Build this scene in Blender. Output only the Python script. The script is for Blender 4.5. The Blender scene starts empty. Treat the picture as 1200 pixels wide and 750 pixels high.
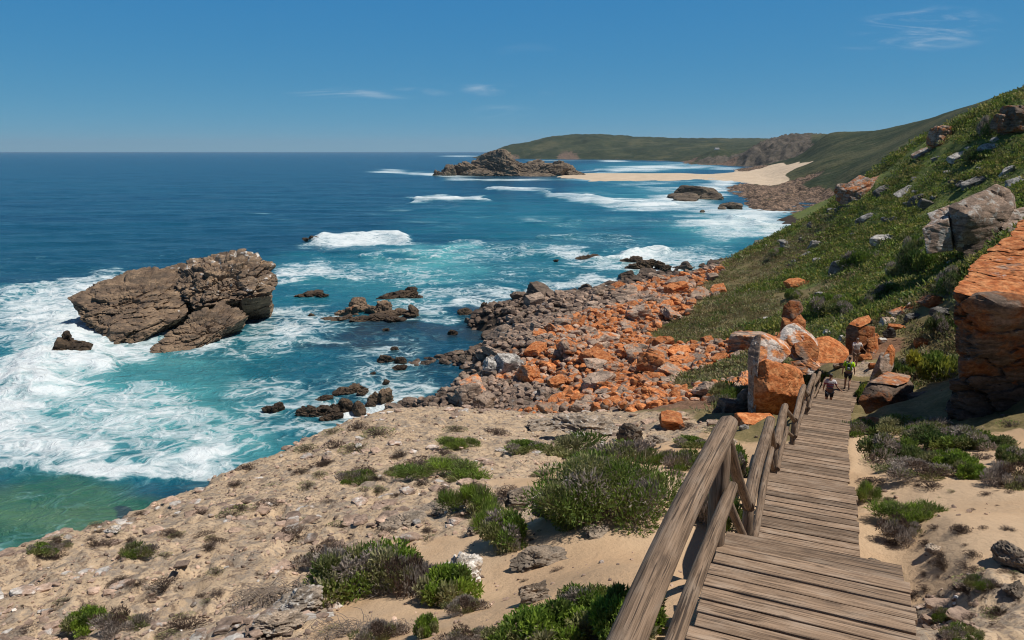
import bpy, bmesh, math, random
import numpy as np
from mathutils import Vector, Matrix, Euler

random.seed(11)
rng = np.random.default_rng(11)
scene = bpy.context.scene
COL = scene.collection
PI = math.pi
rad = math.radians
SEA = -30.0

# ------------------------------------------------------------------ camera
F = 860.0
TH = math.atan(198.2 / F)
CT, ST = math.cos(TH), math.sin(TH)
cam_d = bpy.data.cameras.new('camera')
cam = bpy.data.objects.new('camera', cam_d)
COL.objects.link(cam)
cam_d.sensor_width = 36.0
cam_d.lens = 36.0 * F / 1200.0
cam_d.clip_start = 0.05
cam_d.clip_end = 60000
cam.rotation_euler = (PI / 2 - TH, 0, 0)
scene.camera = cam


def ray(px, py):
    """x and z travelled per metre northwards along the sight line through a point of the photograph"""
    u = (px - 600) / F
    v = (375 - py) / F
    y = CT + v * ST
    return u / y, (-ST + v * CT) / y


def at(px, py, Y):
    a, b = ray(px, py)
    return (a * Y, Y, b * Y)


def on_sea(px, py, z=SEA):
    a, b = ray(px, py)
    Y = z / b
    return (a * Y, Y, z)


def depth(x, Y, z):
    return CT * Y - ST * z


# ------------------------------------------------------------------ numpy noise
def _hash(ix, iy, iz, seed):
    h = (ix * 374761393 + iy * 668265263 + iz * 2147483647 + seed * 1274126177) & 0xFFFFFFFF
    h = ((h ^ (h >> 13)) * 1274126177) & 0xFFFFFFFF
    h = ((h ^ (h >> 16)) * 2246822519) & 0xFFFFFFFF
    return (h ^ (h >> 15)) & 0xFFFFFFFF


def perlin(p, seed=0):
    p = np.asarray(p, dtype=np.float64)
    i = np.floor(p).astype(np.int64)
    fr = p - i
    w = fr * fr * fr * (fr * (fr * 6 - 15) + 10)
    out = np.zeros(len(p))
    for dx in (0, 1):
        for dy in (0, 1):
            for dz in (0, 1):
                h = _hash(i[:, 0] + dx, i[:, 1] + dy, i[:, 2] + dz, seed)
                gx = ((h & 1023) / 511.5) - 1
                gy = (((h >> 10) & 1023) / 511.5) - 1
                gz = (((h >> 20) & 1023) / 511.5) - 1
                dot = gx * (fr[:, 0] - dx) + gy * (fr[:, 1] - dy) + gz * (fr[:, 2] - dz)
                wx = w[:, 0] if dx else 1 - w[:, 0]
                wy = w[:, 1] if dy else 1 - w[:, 1]
                wz = w[:, 2] if dz else 1 - w[:, 2]
                out += wx * wy * wz * dot
    return out


def fbm(p, octs=4, seed=0, gain=0.5, ridged=False):
    p = np.asarray(p, dtype=np.float64)
    a, s, tot = 1.0, 0.0, 0.0
    for o in range(octs):
        n = perlin(p * (2.03 ** o) + o * 17.3, seed + o)
        if ridged:
            n = 1 - np.abs(n) * 2.4
        s = s + n * a
        tot += a
        a *= gain
    return s / tot


def sstep(a, b, x):
    t = np.clip((x - a) / (b - a), 0, 1)
    return t * t * (3 - 2 * t)


# ------------------------------------------------------------------ mesh helpers
def mesh_np(name, V, Fq, mat=None, smooth=True, cols=None, colname='tint'):
    """V (n,3), Fq (m,3 or 4)"""
    V = np.asarray(V, dtype=np.float32)
    Fq = np.asarray(Fq, dtype=np.int32)
    me = bpy.data.meshes.new(name)
    n, m, k = len(V), len(Fq), Fq.shape[1]
    me.vertices.add(n)
    me.vertices.foreach_set('co', V.ravel())
    me.loops.add(m * k)
    me.loops.foreach_set('vertex_index', Fq.ravel())
    me.polygons.add(m)
    me.polygons.foreach_set('loop_start', np.arange(0, m * k, k, dtype=np.int32))
    me.polygons.foreach_set('use_smooth', np.full(m, smooth, dtype=bool))
    if cols is not None:
        add_col(me, colname, cols)
    me.update(calc_edges=True)
    if mat:
        me.materials.append(mat)
    return me


def add_col(me, name, cols):
    c = np.asarray(cols, dtype=np.float32)
    if c.shape[1] == 3:
        c = np.concatenate([c, np.ones((len(c), 1), np.float32)], 1)
    a = me.color_attributes.new(name, 'FLOAT_COLOR', 'POINT')
    a.data.foreach_set('color', c.ravel())


def add_float(me, name, vals):
    a = me.attributes.new(name, 'FLOAT', 'POINT')
    a.data.foreach_set('value', np.asarray(vals, dtype=np.float32))


def link(name, me, parent=None, loc=None):
    o = bpy.data.objects.new(name, me)
    COL.objects.link(o)
    if parent:
        o.parent = parent
    if loc is not None:
        o.location = loc
    return o


def tag(o, label, cat, group=None, kind=None):
    if label:
        o['label'] = label
    if cat:
        o['category'] = cat
    if group:
        o['group'] = group
    if kind:
        o['kind'] = kind
    return o


def thing(name, label, cat, loc=(0, 0, 0), rz=0, group=None):
    o = bpy.data.objects.new(name, None)
    COL.objects.link(o)
    o.location = loc
    o.rotation_euler = (0, 0, rz)
    o.empty_display_size = 0.2
    return tag(o, label, cat, group)


class MB:
    """collects boxes, logs and tubes with a uv (metres along / across) and a tint per piece"""

    def __init__(self):
        self.v, self.f, self.uv, self.t = [], [], [], []

    def prism(self, P, fw, rt, up, L, W, T, tint, jit=0.0, across=False):
        """box: P start centre of top face, along fw L, across rt W, thickness T down"""
        b = len(self.v)
        ends = []
        off = random.random() * 40
        for (a, w, t) in ((0, -.5, 0), (0, .5, 0), (0, .5, -1), (0, -.5, -1), (1, -.5, 0), (1, .5, 0), (1, .5, -1), (1, -.5, -1)):
            q = P + fw * (a * L) + rt * (w * W) + up * (t * T)
            if jit:
                q = q + Vector((random.uniform(-jit, jit), random.uniform(-jit, jit), random.uniform(-jit, jit) * .5))
            self.v.append(q)
            self.uv.append((w * W + off, a * L + off + t * .1) if across else (a * L + off, w * W + off + t * .1))
            self.t.append(tint)
        for q in ((3, 2, 1, 0), (4, 5, 6, 7), (0, 1, 5, 4), (1, 2, 6, 5), (2, 3, 7, 6), (3, 0, 4, 7)):
            self.f.append([b + i for i in q])

    def log(self, A, B, r0, r1, tint, seg=12, rings=10, wob=0.012, seed=0):
        A, B = Vector(A), Vector(B)
        ax = (B - A)
        L = ax.length
        ax.normalize()
        h = Vector((0, 0, 1)) if abs(ax.z) < .9 else Vector((1, 0, 0))
        sx = ax.cross(h).normalized()
        sy = sx.cross(ax)
        b = len(self.v)
        ph = random.random() * 6
        ph2 = random.random() * 6
        off = random.random() * 40
        n = rings + 1
        for i in range(n):
            t = i / rings
            r = r0 + (r1 - r0) * t
            if i == 0 or i == rings:
                r *= .93
            c = A + ax * (L * t) + sx * (math.sin(t * 5 + ph) * wob) + sy * (math.sin(t * 4 + ph2) * wob)
            for k in range(seg):
                a = 2 * PI * k / seg
                rr = r * (1 + .05 * math.sin(3 * a + ph + t * 3) + .03 * math.sin(7 * a + ph2 + t * 6))
                self.v.append(c + sx * (math.cos(a) * rr) + sy * (math.sin(a) * rr))
                self.uv.append((t * L + off, a * r0 + off))
                self.t.append(tint)
        for i in range(rings):
            for k in range(seg):
                k2 = (k + 1) % seg
                self.f.append([b + i * seg + k, b + i * seg + k2, b + (i + 1) * seg + k2, b + (i + 1) * seg + k])
        self.f.append([b + k for k in range(seg)][::-1])
        self.f.append([b + rings * seg + k for k in range(seg)])

    def tube(self, pts, radii, tint=.5, seg=5):
        b = len(self.v)
        n = len(pts)
        pts = [Vector(p) for p in pts]
        for i, p in enumerate(pts):
            ax = (pts[min(i + 1, n - 1)] - pts[max(i - 1, 0)]).normalized()
            h = Vector((0, 0, 1)) if abs(ax.z) < .9 else Vector((1, 0, 0))
            sx = ax.cross(h).normalized()
            sy = sx.cross(ax)
            for k in range(seg):
                a = 2 * PI * k / seg
                self.v.append(p + (sx * math.cos(a) + sy * math.sin(a)) * radii[i])
                self.uv.append((i * .1, k * .02))
                self.t.append(tint)
        for i in range(n - 1):
            for k in range(seg):
                k2 = (k + 1) % seg
                self.f.append([b + i * seg + k, b + i * seg + k2, b + (i + 1) * seg + k2, b + (i + 1) * seg + k])
        self.f.append([b + (n - 1) * seg + k for k in range(seg)])

    def build(self, name, mat, parent=None, smooth=False, bevel=0):
        me = bpy.data.meshes.new(name)
        me.from_pydata([tuple(v) for v in self.v], [], self.f)
        uvl = me.uv_layers.new(name='uv')
        li = np.zeros(len(me.loops), np.int32)
        me.loops.foreach_get('vertex_index', li)
        uvl.data.foreach_set('uv', np.asarray(self.uv, np.float32)[li].ravel())
        t = np.asarray(self.t, np.float32)
        add_col(me, 'tint', np.stack([t, t, t], 1))
        if smooth:
            me.polygons.foreach_set('use_smooth', np.array([len(p.vertices) == 4 for p in me.polygons]))
        me.materials.append(mat)
        me.update()
        o = link(name, me, parent)
        if bevel:
            m = o.modifiers.new('bevel', 'BEVEL')
            m.width = bevel
            m.segments = 1
            m.limit_method = 'ANGLE'
        return o


# ------------------------------------------------------------------ node helpers
class G:
    def __init__(self, name):
        self.m = bpy.data.materials.new(name)
        self.m.use_nodes = True
        self.t = self.m.node_tree
        self.t.nodes.clear()
        self.out = self.n('ShaderNodeOutputMaterial')

    def n(self, typ, **kw):
        o = self.t.nodes.new(typ)
        for k, v in kw.items():
            setattr(o, k, v)
        return o

    def l(self, a, b):
        self.t.links.new(a, b)

    def set(self, sock, val):
        if hasattr(val, 'is_output') or isinstance(val, bpy.types.NodeSocket):
            self.l(val, sock)
        else:
            if isinstance(val, (tuple, list)) and len(val) == 3 and sock.type == 'RGBA':
                val = (*val, 1)
            sock.default_value = val

    def math(self, op, a, b=0.0, clamp=False):
        o = self.n('ShaderNodeMath', operation=op, use_clamp=clamp)
        self.set(o.inputs[0], a)
        self.set(o.inputs[1], b)
        return o.outputs[0]

    def mix(self, fac, a, b, mode='MIX'):
        o = self.n('ShaderNodeMix', data_type='RGBA', blend_type=mode)
        self.set(o.inputs[0], fac)
        self.set(o.inputs[6], a)
        self.set(o.inputs[7], b)
        return o.outputs[2]

    def ramp(self, fac, a, b, lo=0.0, hi=1.0):
        o = self.n('ShaderNodeMapRange', interpolation_type='SMOOTHSTEP')
        self.set(o.inputs[0], fac)
        self.set(o.inputs[1], a)
        self.set(o.inputs[2], b)
        self.set(o.inputs[3], lo)
        self.set(o.inputs[4], hi)
        return o.outputs[0]

    def noise(self, vec, scale, detail=4, rough=.55, dist=0.0):
        o = self.n('ShaderNodeTexNoise')
        self.l(vec, o.inputs['Vector'])
        o.inputs['Scale'].default_value = scale
        o.inputs['Detail'].default_value = detail
        o.inputs['Roughness'].default_value = rough
        o.inputs['Distortion'].default_value = dist
        return o.outputs['Fac']

    def voro(self, vec, scale, feature='F1'):
        o = self.n('ShaderNodeTexVoronoi', feature=feature)
        self.l(vec, o.inputs['Vector'])
        o.inputs['Scale'].default_value = scale
        return o.outputs['Distance']

    def mapv(self, vec, scale=(1, 1, 1), rot=(0, 0, 0), loc=(0, 0, 0)):
        o = self.n('ShaderNodeMapping')
        self.l(vec, o.inputs['Vector'])
        o.inputs['Scale'].default_value = scale
        o.inputs['Rotation'].default_value = rot
        o.inputs['Location'].default_value = loc
        return o.outputs[0]

    def pos(self):
        return self.n('ShaderNodeNewGeometry').outputs['Position']

    def attr(self, name, out='Color'):
        return self.n('ShaderNodeAttribute', attribute_name=name).outputs[out]

    def sep(self, col):
        o = self.n('ShaderNodeSeparateColor')
        self.l(col, o.inputs[0])
        return o.outputs[0], o.outputs[1], o.outputs[2]

    def bump(self, h, strength, dist, normal=None):
        o = self.n('ShaderNodeBump')
        self.l(h, o.inputs['Height'])
        o.inputs['Strength'].default_value = strength
        o.inputs['Distance'].default_value = dist
        if normal is not None:
            self.l(normal, o.inputs['Normal'])
        return o.outputs[0]

    def bsdf(self, col, rough=.8, normal=None, spec=.3, transl=0.0, link_out=True):
        o = self.n('ShaderNodeBsdfPrincipled')
        self.set(o.inputs['Base Color'], col)
        self.set(o.inputs['Roughness'], rough)
        self.set(o.inputs['Specular IOR Level'], spec)
        if normal is not None:
            self.l(normal, o.inputs['Normal'])
        res = o.outputs[0]
        if transl:
            t = self.n('ShaderNodeBsdfTranslucent')
            self.set(t.inputs[0], col)
            mx = self.n('ShaderNodeMixShader')
            mx.inputs[0].default_value = transl
            self.l(res, mx.inputs[1])
            self.l(t.outputs[0], mx.inputs[2])
            res = mx.outputs[0]
        if link_out:
            self.l(res, self.out.inputs[0])
        return res


# ------------------------------------------------------------------ materials
def mat_rock(name, c1, c2, source='OBJECT', strata=(0.0, 0.35, 0.0), scale=1.0):
    """source gives (orange lichen, brightness, white lichen): object colour or a colour attribute"""
    g = G(name)
    P = g.mapv(g.pos(), (scale,) * 3)
    if source == 'OBJECT':
        oi = g.n('ShaderNodeObjectInfo')
        lich, bri, whi = g.sep(oi.outputs['Color'])
        rnd = oi.outputs['Random']
    else:
        lich, bri, whi = g.sep(g.attr(source))
        rnd = 0.5
    S = g.mapv(P, (.55, .55, 3.2), strata)
    n1 = g.noise(P, .55, 5, .6)
    n2 = g.noise(S, 1.1, 5, .62)
    n3 = g.noise(P, 3.2, 3, .6)
    col = g.mix(g.ramp(n1, .32, .68), c1, c2)
    col = g.mix(g.ramp(n2, .56, .40, 0, .55), col, (.05, .042, .036))
    oran = g.mix(g.ramp(n3, .35, .7), (.40, .12, .035), (.50, .22, .09))
    lm = g.math('ADD', g.noise(g.mapv(P, (1, 1, 1), loc=(7, 3, 1)), .8, 5, .68), g.math('MULTIPLY', g.math('SUBTRACT', lich, .5), .62))
    lm = g.math('ADD', lm, g.math('MULTIPLY', g.math('SUBTRACT', n3, .5), .15))
    col = g.mix(g.ramp(lm, .44, .58), col, oran)
    wm = g.math('ADD', g.noise(g.mapv(P, (1, 1, 1), loc=(-4, 9, 5)), 1.3, 5, .7), g.math('MULTIPLY', g.math('SUBTRACT', whi, .5), .6))
    col = g.mix(g.ramp(wm, .56, .66, 0, .85), col, (.50, .47, .43))
    n4 = g.noise(g.mapv(P, (1, 1, 1.7), strata), 7.0, 7, .75)
    dk = g.noise(P, 2.6, 8, .76)
    col = g.mix(g.ramp(dk, .42, .31, 0, .75), col, (.05, .04, .033))
    br = g.n('ShaderNodeMix', data_type='RGBA', blend_type='MULTIPLY')
    br.inputs[0].default_value = 1
    g.l(col, br.inputs[6])
    cb = g.n('ShaderNodeCombineColor')
    b2 = g.math('MULTIPLY', bri, g.math('ADD', .8, g.math('MULTIPLY', rnd, .4)))
    b2 = g.math('MULTIPLY', b2, g.ramp(n3, .25, .75, .85, 1.15))
    b2 = g.math('MULTIPLY', b2, g.ramp(n4, .32, .66, .58, 1.30))
    for i in range(3):
        g.l(b2, cb.inputs[i])
    g.l(cb.outputs[0], br.inputs[7])
    cr = g.noise(g.mapv(P, (1, 1, 2.2), strata), 1.5, 5, .6, .3)
    nb = g.bump(cr, .55, .16 / scale)
    nb = g.bump(n2, .35, .10 / scale, nb)
    nb = g.bump(n4, .6, .05 / scale, nb)
    g.bsdf(br.outputs[2], .85, nb, .2)
    return g.m


M = {}
M['boulder'] = mat_rock('lichen_boulder_stone', (.30, .22, .17), (.45, .33, .245))
M['rubble'] = mat_rock('rubble_stone', (.30, .215, .165), (.46, .32, .235), 'tint')
M['grey_rock'] = mat_rock('grey_quartzite', (.20, .19, .18), (.30, .28, .25), strata=(.25, .5, .2))
M['sea_rock'] = mat_rock('brown_sea_rock', (.125, .085, .058), (.24, .165, .105), strata=(.3, .55, 0), scale=.6)
M['limestone'] = mat_rock('pale_limestone', (.43, .335, .25), (.31, .255, .20), strata=(.1, .1, 0), scale=4.5)
M['sea_rock_parts'] = mat_rock('brown_sea_rock_parts', (.125, .085, .058), (.24, .165, .105), 'tint', strata=(.3, .55, 0), scale=.6)
M['far_rock'] = mat_rock('island_rock', (.14, .105, .075), (.25, .19, .13), strata=(.2, .6, 0), scale=.14)


def mat_wood():
    g = G('weathered_wood')
    uv = g.n('ShaderNodeUVMap', uv_map='uv').outputs[0]
    t = g.attr('tint', 'Fac')
    S = g.mapv(uv, (1.3, 44, 1))
    a = g.noise(S, 1.6, 6, .65, .8)
    b = g.noise(g.mapv(uv, (1.2, 3.5, 1)), 2.2, 4, .6)
    col = g.mix(g.ramp(a, .32, .66), (.10, .064, .040), (.335, .228, .150))
    col = g.mix(g.ramp(b, .45, .7, 0, .6), col, (.36, .275, .203))
    col = g.mix(g.ramp(b, .42, .28, 0, .6), col, (.09, .062, .044))
    ck = g.noise(g.mapv(uv, (.9, 34, 1), loc=(3, 1, 0)), 1.5, 5, .6, .4)
    col = g.mix(g.ramp(ck, .575, .61, 0, .85), col, (.05, .034, .024))
    kn = g.voro(g.mapv(uv, (1.4, 5, 1)), 1.6)
    col = g.mix(g.ramp(kn, .13, .05, 0, .7), col, (.05, .033, .022))
    cb = g.n('ShaderNodeCombineColor')
    tt = g.ramp(t, 0, 1, .70, 1.25)
    for i in range(3):
        g.l(tt, cb.inputs[i])
    col = g.mix(1.0, col, cb.outputs[0], 'MULTIPLY')
    nb = g.bump(a, .5, .012)
    g.bsdf(col, .8, nb, .25)
    return g.m


def mat_leaf(name, transl=.22, rough=.6):
    g = G(name)
    c = g.attr('tint')
    oi = g.n('ShaderNodeObjectInfo')
    col = g.mix(1.0, c, oi.outputs['Color'], 'MULTIPLY')
    g.bsdf(col, rough, None, .25, transl)
    return g.m


def mat_plain(name, col, rough=.8, spec=.3, nscale=0, namt=.25):
    g = G(name)
    c = col
    if nscale:
        tc = g.n('ShaderNodeTexCoord').outputs['Object']
        n = g.noise(tc, nscale, 4, .6)
        d = tuple(x * (1 - namt) for x in col)
        e = tuple(min(1, x * (1 + namt)) for x in col)
        c = g.mix(g.ramp(n, .3, .7), d, e)
    g.bsdf(c, rough, None, spec)
    return g.m


M['wood'] = mat_wood()
M['leaf'] = mat_leaf('shrub_leaf', .36)
M['twig'] = mat_plain('grey_twig', (.22, .175, .14), .9, .2, 30)
M['skin'] = mat_plain('skin', (.36, .20, .13), .6)


def mat_ground():
    g = G('sand_and_limestone')
    P = g.pos()
    A = g.attr('mask_a')
    B = g.attr('mask_b')
    crust, veg, brn = g.sep(A)
    org, gry, wet = g.sep(B)
    n_big = g.noise(P, .25, 4, .6)
    n_mid = g.noise(P, 1.4, 5, .62)
    n_fine = g.noise(P, 9, 5, .7)
    n_grain = g.noise(P, 45, 3, .7)
    sand = g.mix(g.ramp(n_big, .35, .65), (.50, .335, .20), (.55, .395, .255))
    sand = g.mix(g.ramp(n_grain, .3, .75, 0, .35), sand, (.40, .28, .18))
    cr = g.mix(g.ramp(n_mid, .35, .62), (.43, .315, .205), (.56, .415, .275))
    cr = g.mix(g.ramp(g.noise(g.mapv(P, (1, 1, 1), loc=(3, 8, 0)), 1.9, 7, .72), .49, .60, 0, .85), cr, (.25, .21, .17))
    cr = g.mix(g.ramp(g.noise(g.mapv(P, (1, 1, 1), loc=(13, 2, 0)), 3.6, 7, .75), .54, .62, 0, .85), cr, (.15, .105, .08))
    cr = g.mix(g.ramp(n_fine, .49, .36, 0, .85), cr, (.15, .105, .075))
    cr = g.mix(g.ramp(g.noise(g.mapv(P, (1, 1, 1), loc=(1, 5, 0)), 5.0, 8, .8), .53, .60, 0, .7), cr, (.27, .215, .165))
    cr = g.mix(g.ramp(n_fine, .60, .72, 0, .6), cr, (.62, .54, .44))
    cm = g.math('ADD', crust, g.math('MULTIPLY', g.math('SUBTRACT', n_mid, .5), 1.3))
    col = g.mix(g.ramp(cm, .35, .60), sand, cr)
    # brown dry slope
    bs = g.mix(g.ramp(n_mid, .3, .7), (.17, .135, .062), (.26, .20, .10))
    bs = g.mix(g.ramp(n_fine, .35, .7, 0, .6), bs, (.085, .08, .03))
    j = g.math('MULTIPLY', g.math('SUBTRACT', n_mid, .5), .9)
    col = g.mix(g.ramp(g.math('ADD', brn, j), .38, .6), col, bs)
    gr = g.mix(g.ramp(n_mid, .3, .7), (.12, .17, .04), (.20, .21, .07))
    gr = g.mix(g.ramp(n_fine, .3, .6, .55, 0), gr, (.075, .10, .03))
    gr = g.mix(g.ramp(n_big, .55, .7, 0, .6), gr, (.15, .125, .055))
    n_s = g.noise(P, 3.0, 6, .72)
    gr = g.mix(g.ramp(n_s, .52, .40, 0, .75), gr, (.04, .055, .018))
    gr = g.mix(g.ramp(n_s, .58, .68, 0, .5), gr, (.22, .19, .09))
    bs = g.mix(g.ramp(n_s, .52, .40, 0, .6), bs, (.075, .07, .03))
    col = g.mix(g.ramp(g.math('ADD', veg, j), .38, .6), col, gr)
    og = g.mix(g.ramp(n_mid, .3, .7), (.20, .11, .065), (.34, .20, .125))
    og = g.mix(g.ramp(n_fine, .35, .65, .7, 0), og, (.09, .055, .035))
    col = g.mix(g.ramp(g.math('ADD', org, j), .38, .6), col, og)
    gg = g.mix(g.ramp(n_mid, .3, .7), (.12, .095, .075), (.25, .20, .155))
    gg = g.mix(g.ramp(n_fine, .35, .65, .7, 0), gg, (.06, .046, .038))
    col = g.mix(g.ramp(g.math('ADD', gry, j), .38, .6), col, gg)
    col = g.mix(g.ramp(g.math('ADD', wet, j), .38, .6), col, (.055, .042, .032))
    nb = g.bump(n_mid, .5, .10)
    nb = g.bump(n_fine, .7, .045, nb)
    nb = g.bump(n_grain, .35, .008, nb)
    g.bsdf(col, .92, nb, .12)
    return g.m


def mat_far():
    g = G('far_coast')
    P = g.pos()
    A = g.attr('mask_a')
    B = g.attr('mask_b')
    veg, rock, sand = g.sep(A)
    cliff, _x, _y = g.sep(B)
    n1 = g.noise(P, .012, 6, .62)
    n2 = g.noise(P, .07, 5, .65)
    n3 = g.noise(P, .35, 4, .65)
    gr = g.mix(g.ramp(n1, .35, .65), (.026, .040, .020), (.058, .068, .032))
    gr = g.mix(g.ramp(n2, .5, .36, 0, .75), gr, (.022, .034, .014))
    gr = g.mix(g.ramp(n2, .56, .68, 0, .6), gr, (.13, .11, .065))
    n0 = g.noise(P, .0045, 6, .68)
    gr = g.mix(g.ramp(n0, .52, .62, 0, .75), gr, (.105, .10, .05))
    gr = g.mix(g.ramp(n0, .47, .38, 0, .75), gr, (.018, .028, .014))
    gr = g.mix(g.ramp(n3, .50, .40, 0, .7), gr, (.016, .024, .012))
    gr = g.mix(g.ramp(g.noise(P, .03, 5, .7), .58, .70, 0, .55), gr, (.10, .095, .05))
    col = gr
    j = g.math('MULTIPLY', g.math('SUBTRACT', n2, .5), 1.0)
    rk = g.mix(g.ramp(n3, .38, .62), (.055, .04, .03), (.30, .205, .145))
    rk = g.mix(g.ramp(g.noise(P, .9, 4, .7), .55, .42, 0, .7), rk, (.04, .03, .024))
    rk = g.mix(g.ramp(n2, .58, .68, 0, .6), rk, (.06, .06, .025))
    col = g.mix(g.ramp(g.math('ADD', rock, j), .38, .6), col, rk)
    cl = g.mix(g.ramp(n2, .35, .65), (.05, .045, .036), (.12, .10, .08))
    col = g.mix(g.ramp(g.math('ADD', cliff, j), .4, .62), col, cl)
    sd = g.mix(g.ramp(n2, .3, .7), (.50, .39, .28), (.60, .48, .35))
    j2 = g.math('MULTIPLY', g.math('SUBTRACT', n2, .5), .25)
    col = g.mix(g.ramp(g.math('ADD', sand, j2), .45, .56), col, sd)
    nb = g.bump(n3, .6, 1.2)
    nb = g.bump(n2, .6, 5.0, nb)
    g.bsdf(col, .9, nb, .1)
    return g.m


def mat_sea():
    g = G('sea_water')
    P = g.pos()
    A = g.attr('mask_a')
    B = g.attr('mask_b')
    foam, shal, grn = g.sep(A)
    kelp, far, _z = g.sep(B)
    # water body colour
    w1 = g.noise(g.mapv(P, (.35, 1, 1)), .028, 4, .6)
    col = g.mix(g.ramp(w1, .3, .7), (.0022, .040, .078), (.0035, .062, .104))
    jit = g.math('MULTIPLY', g.math('SUBTRACT', g.noise(g.mapv(P, (.5, 1, 1)), .07, 5, .62), .5), .5)
    sh = g.math('ADD', shal, jit)
    col = g.mix(g.ramp(sh, .18, .52), col, (.010, .125, .17))
    col = g.mix(g.ramp(sh, .5, .95), col, (.075, .33, .345))
    gcol = g.mix(g.ramp(g.noise(g.mapv(P, (.6, 1, 1), (0, 0, .5)), .22, 5, .65), .35, .65), (.022, .115, .075), (.075, .165, .085))
    col = g.mix(grn, col, gcol)
    col = g.mix(g.ramp(g.math('ADD', kelp, jit), .35, .7, 0, .85), col, (.022, .042, .060))
    # foam
    warp = g.n('ShaderNodeTexNoise')
    g.l(P, warp.inputs['Vector'])
    warp.inputs['Scale'].default_value = .16
    warp.inputs['Detail'].default_value = 3
    vm = g.n('ShaderNodeVectorMath', operation='MULTIPLY_ADD')
    g.l(warp.outputs['Color'], vm.inputs[0])
    vm.inputs[1].default_value = (9, 9, 0)
    g.l(P, vm.inputs[2])
    WP = vm.outputs[0]
    near_n = g.noise(g.mapv(WP, (.55, 1, 1)), .30, 9, .68, .6)
    lace = g.voro(WP, .42, 'DISTANCE_TO_EDGE')
    lace = g.ramp(lace, 0, .28, 1, 0)
    lace2 = g.voro(g.mapv(WP, (1, 1, 1), loc=(5, 2, 0)), 1.1, 'DISTANCE_TO_EDGE')
    lace2 = g.ramp(lace2, 0, .3, 1, 0)
    near_n = g.math('ADD', near_n, g.math('MULTIPLY', g.math('ADD', lace, g.math('MULTIPLY', lace2, .6)), .13))
    far_n = g.math('ADD', g.noise(g.mapv(WP, (.3, 1, 1)), .075, 8, .68, .4), .03)
    mx = g.n('ShaderNodeMix', data_type='FLOAT')
    g.l(far, mx.inputs[0])
    g.l(near_n, mx.inputs[2])
    g.l(far_n, mx.inputs[3])
    fv = g.math('ADD', mx.outputs[0], g.math('MULTIPLY', foam, .57))
    veil = g.ramp(fv, .62, .98)
    streak = g.noise(g.mapv(WP, (.16, 1, 1), (0, 0, .12)), .9, 6, .7)
    fv2 = g.math('ADD', fv, g.math('MULTIPLY', g.math('SUBTRACT', streak, .5), .42))
    dense = g.ramp(fv2, .90, 1.17)
    fcol = g.mix(g.noise(P, .5, 5, .6), (.54, .63, .66), (.82, .84, .84))
    milky = g.mix(.55, col, (.22, .50, .52))
    col = g.mix(g.math('MULTIPLY', veil, .75), col, milky)
    col = g.mix(g.math('MULTIPLY', g.ramp(fv2, .80, .93), .50), col, fcol)
    col = g.mix(dense, col, fcol)
    rough = g.ramp(dense, 0, 1, .22, .9)
    spec = g.ramp(dense, 0, 1, .28, .05)
    r1 = g.noise(g.mapv(P, (.45, 1, 1), (0, 0, .15)), .55, 6, .62, .3)
    r2 = g.noise(g.mapv(P, (.4, 1, 1), (0, 0, -.1)), .06, 5, .6, .2)
    nb = g.bump(r2, .8, 5.0)
    nb = g.bump(r1, .8, .55, nb)
    nb = g.bump(fv2, .55, 1.3, nb)
    g.bsdf(col, rough, nb, spec)
    return g.m


M['ground'] = mat_ground()
M['far'] = mat_far()
M['sea'] = mat_sea()

# ------------------------------------------------------------------ light and sky
SUN_AZ, SUN_EL = rad(97), rad(61)          # azimuth clockwise from the viewing direction
sdir = Vector((math.sin(SUN_AZ) * math.cos(SUN_EL), math.cos(SUN_AZ) * math.cos(SUN_EL), math.sin(SUN_EL)))
sl = bpy.data.lights.new('sun', 'SUN')
sl.energy = 4.0
sl.angle = rad(.5)
sl.color = (1.0, .95, .87)
so = bpy.data.objects.new('sun', sl)
COL.objects.link(so)
so.rotation_euler = sdir.to_track_quat('Z', 'Y').to_euler()
so.location = (30, 20, 60)

w = bpy.data.worlds.new('World')
scene.world = w
w.use_nodes = True
nt = w.node_tree
nt.nodes.clear()


class GW(G):
    def __init__(self, tree):
        self.t = tree


g = GW(nt)
wo = g.n('ShaderNodeOutputWorld')
bg = g.n('ShaderNodeBackground')
sky = g.n('ShaderNodeTexSky', sky_type='NISHITA')
sky.sun_disc = False
sky.sun_elevation = SUN_EL
sky.sun_rotation = SUN_AZ
sky.altitude = 0
sky.air_density = .3
sky.dust_density = 0
sky.ozone_density = 10
tc = g.n('ShaderNodeTexCoord').outputs['Generated']
sx = g.n('ShaderNodeSeparateXYZ')
g.l(tc, sx.inputs[0])
yy = g.math('MAXIMUM', sx.outputs[1], .05)
U = g.math('DIVIDE', sx.outputs[0], yy)
W_ = g.math('DIVIDE', sx.outputs[2], yy)
# deep polarised blue: each channel of the sky follows its own gentle power curve
sr, sg, sb = g.sep(sky.outputs[0])
cc = g.n('ShaderNodeCombineColor')
for i_, (ch, pw_, kk_) in enumerate(((sr, .88, .45), (sg, .38, .43), (sb, .10, .46))):
    v_ = g.math('POWER', g.math('MULTIPLY', ch, .1), pw_)
    g.l(g.math('MULTIPLY', v_, kk_ * 10), cc.inputs[i_])
high = g.n('ShaderNodeHueSaturation')
high.inputs['Saturation'].default_value = .85
high.inputs['Value'].default_value = .9
g.l(sky.outputs[0], high.inputs['Color'])
skycol = g.mix(g.ramp(sx.outputs[2], .30, .62), cc.outputs[0], high.outputs[0])
cv = g.n('ShaderNodeCombineXYZ')
g.l(U, cv.inputs[0])
g.l(W_, cv.inputs[1])
cn = g.noise(g.mapv(cv.outputs[0], (6, 42, 1), (0, 0, .12)), 1.0, 8, .62, 1.6)
tot = None
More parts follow.
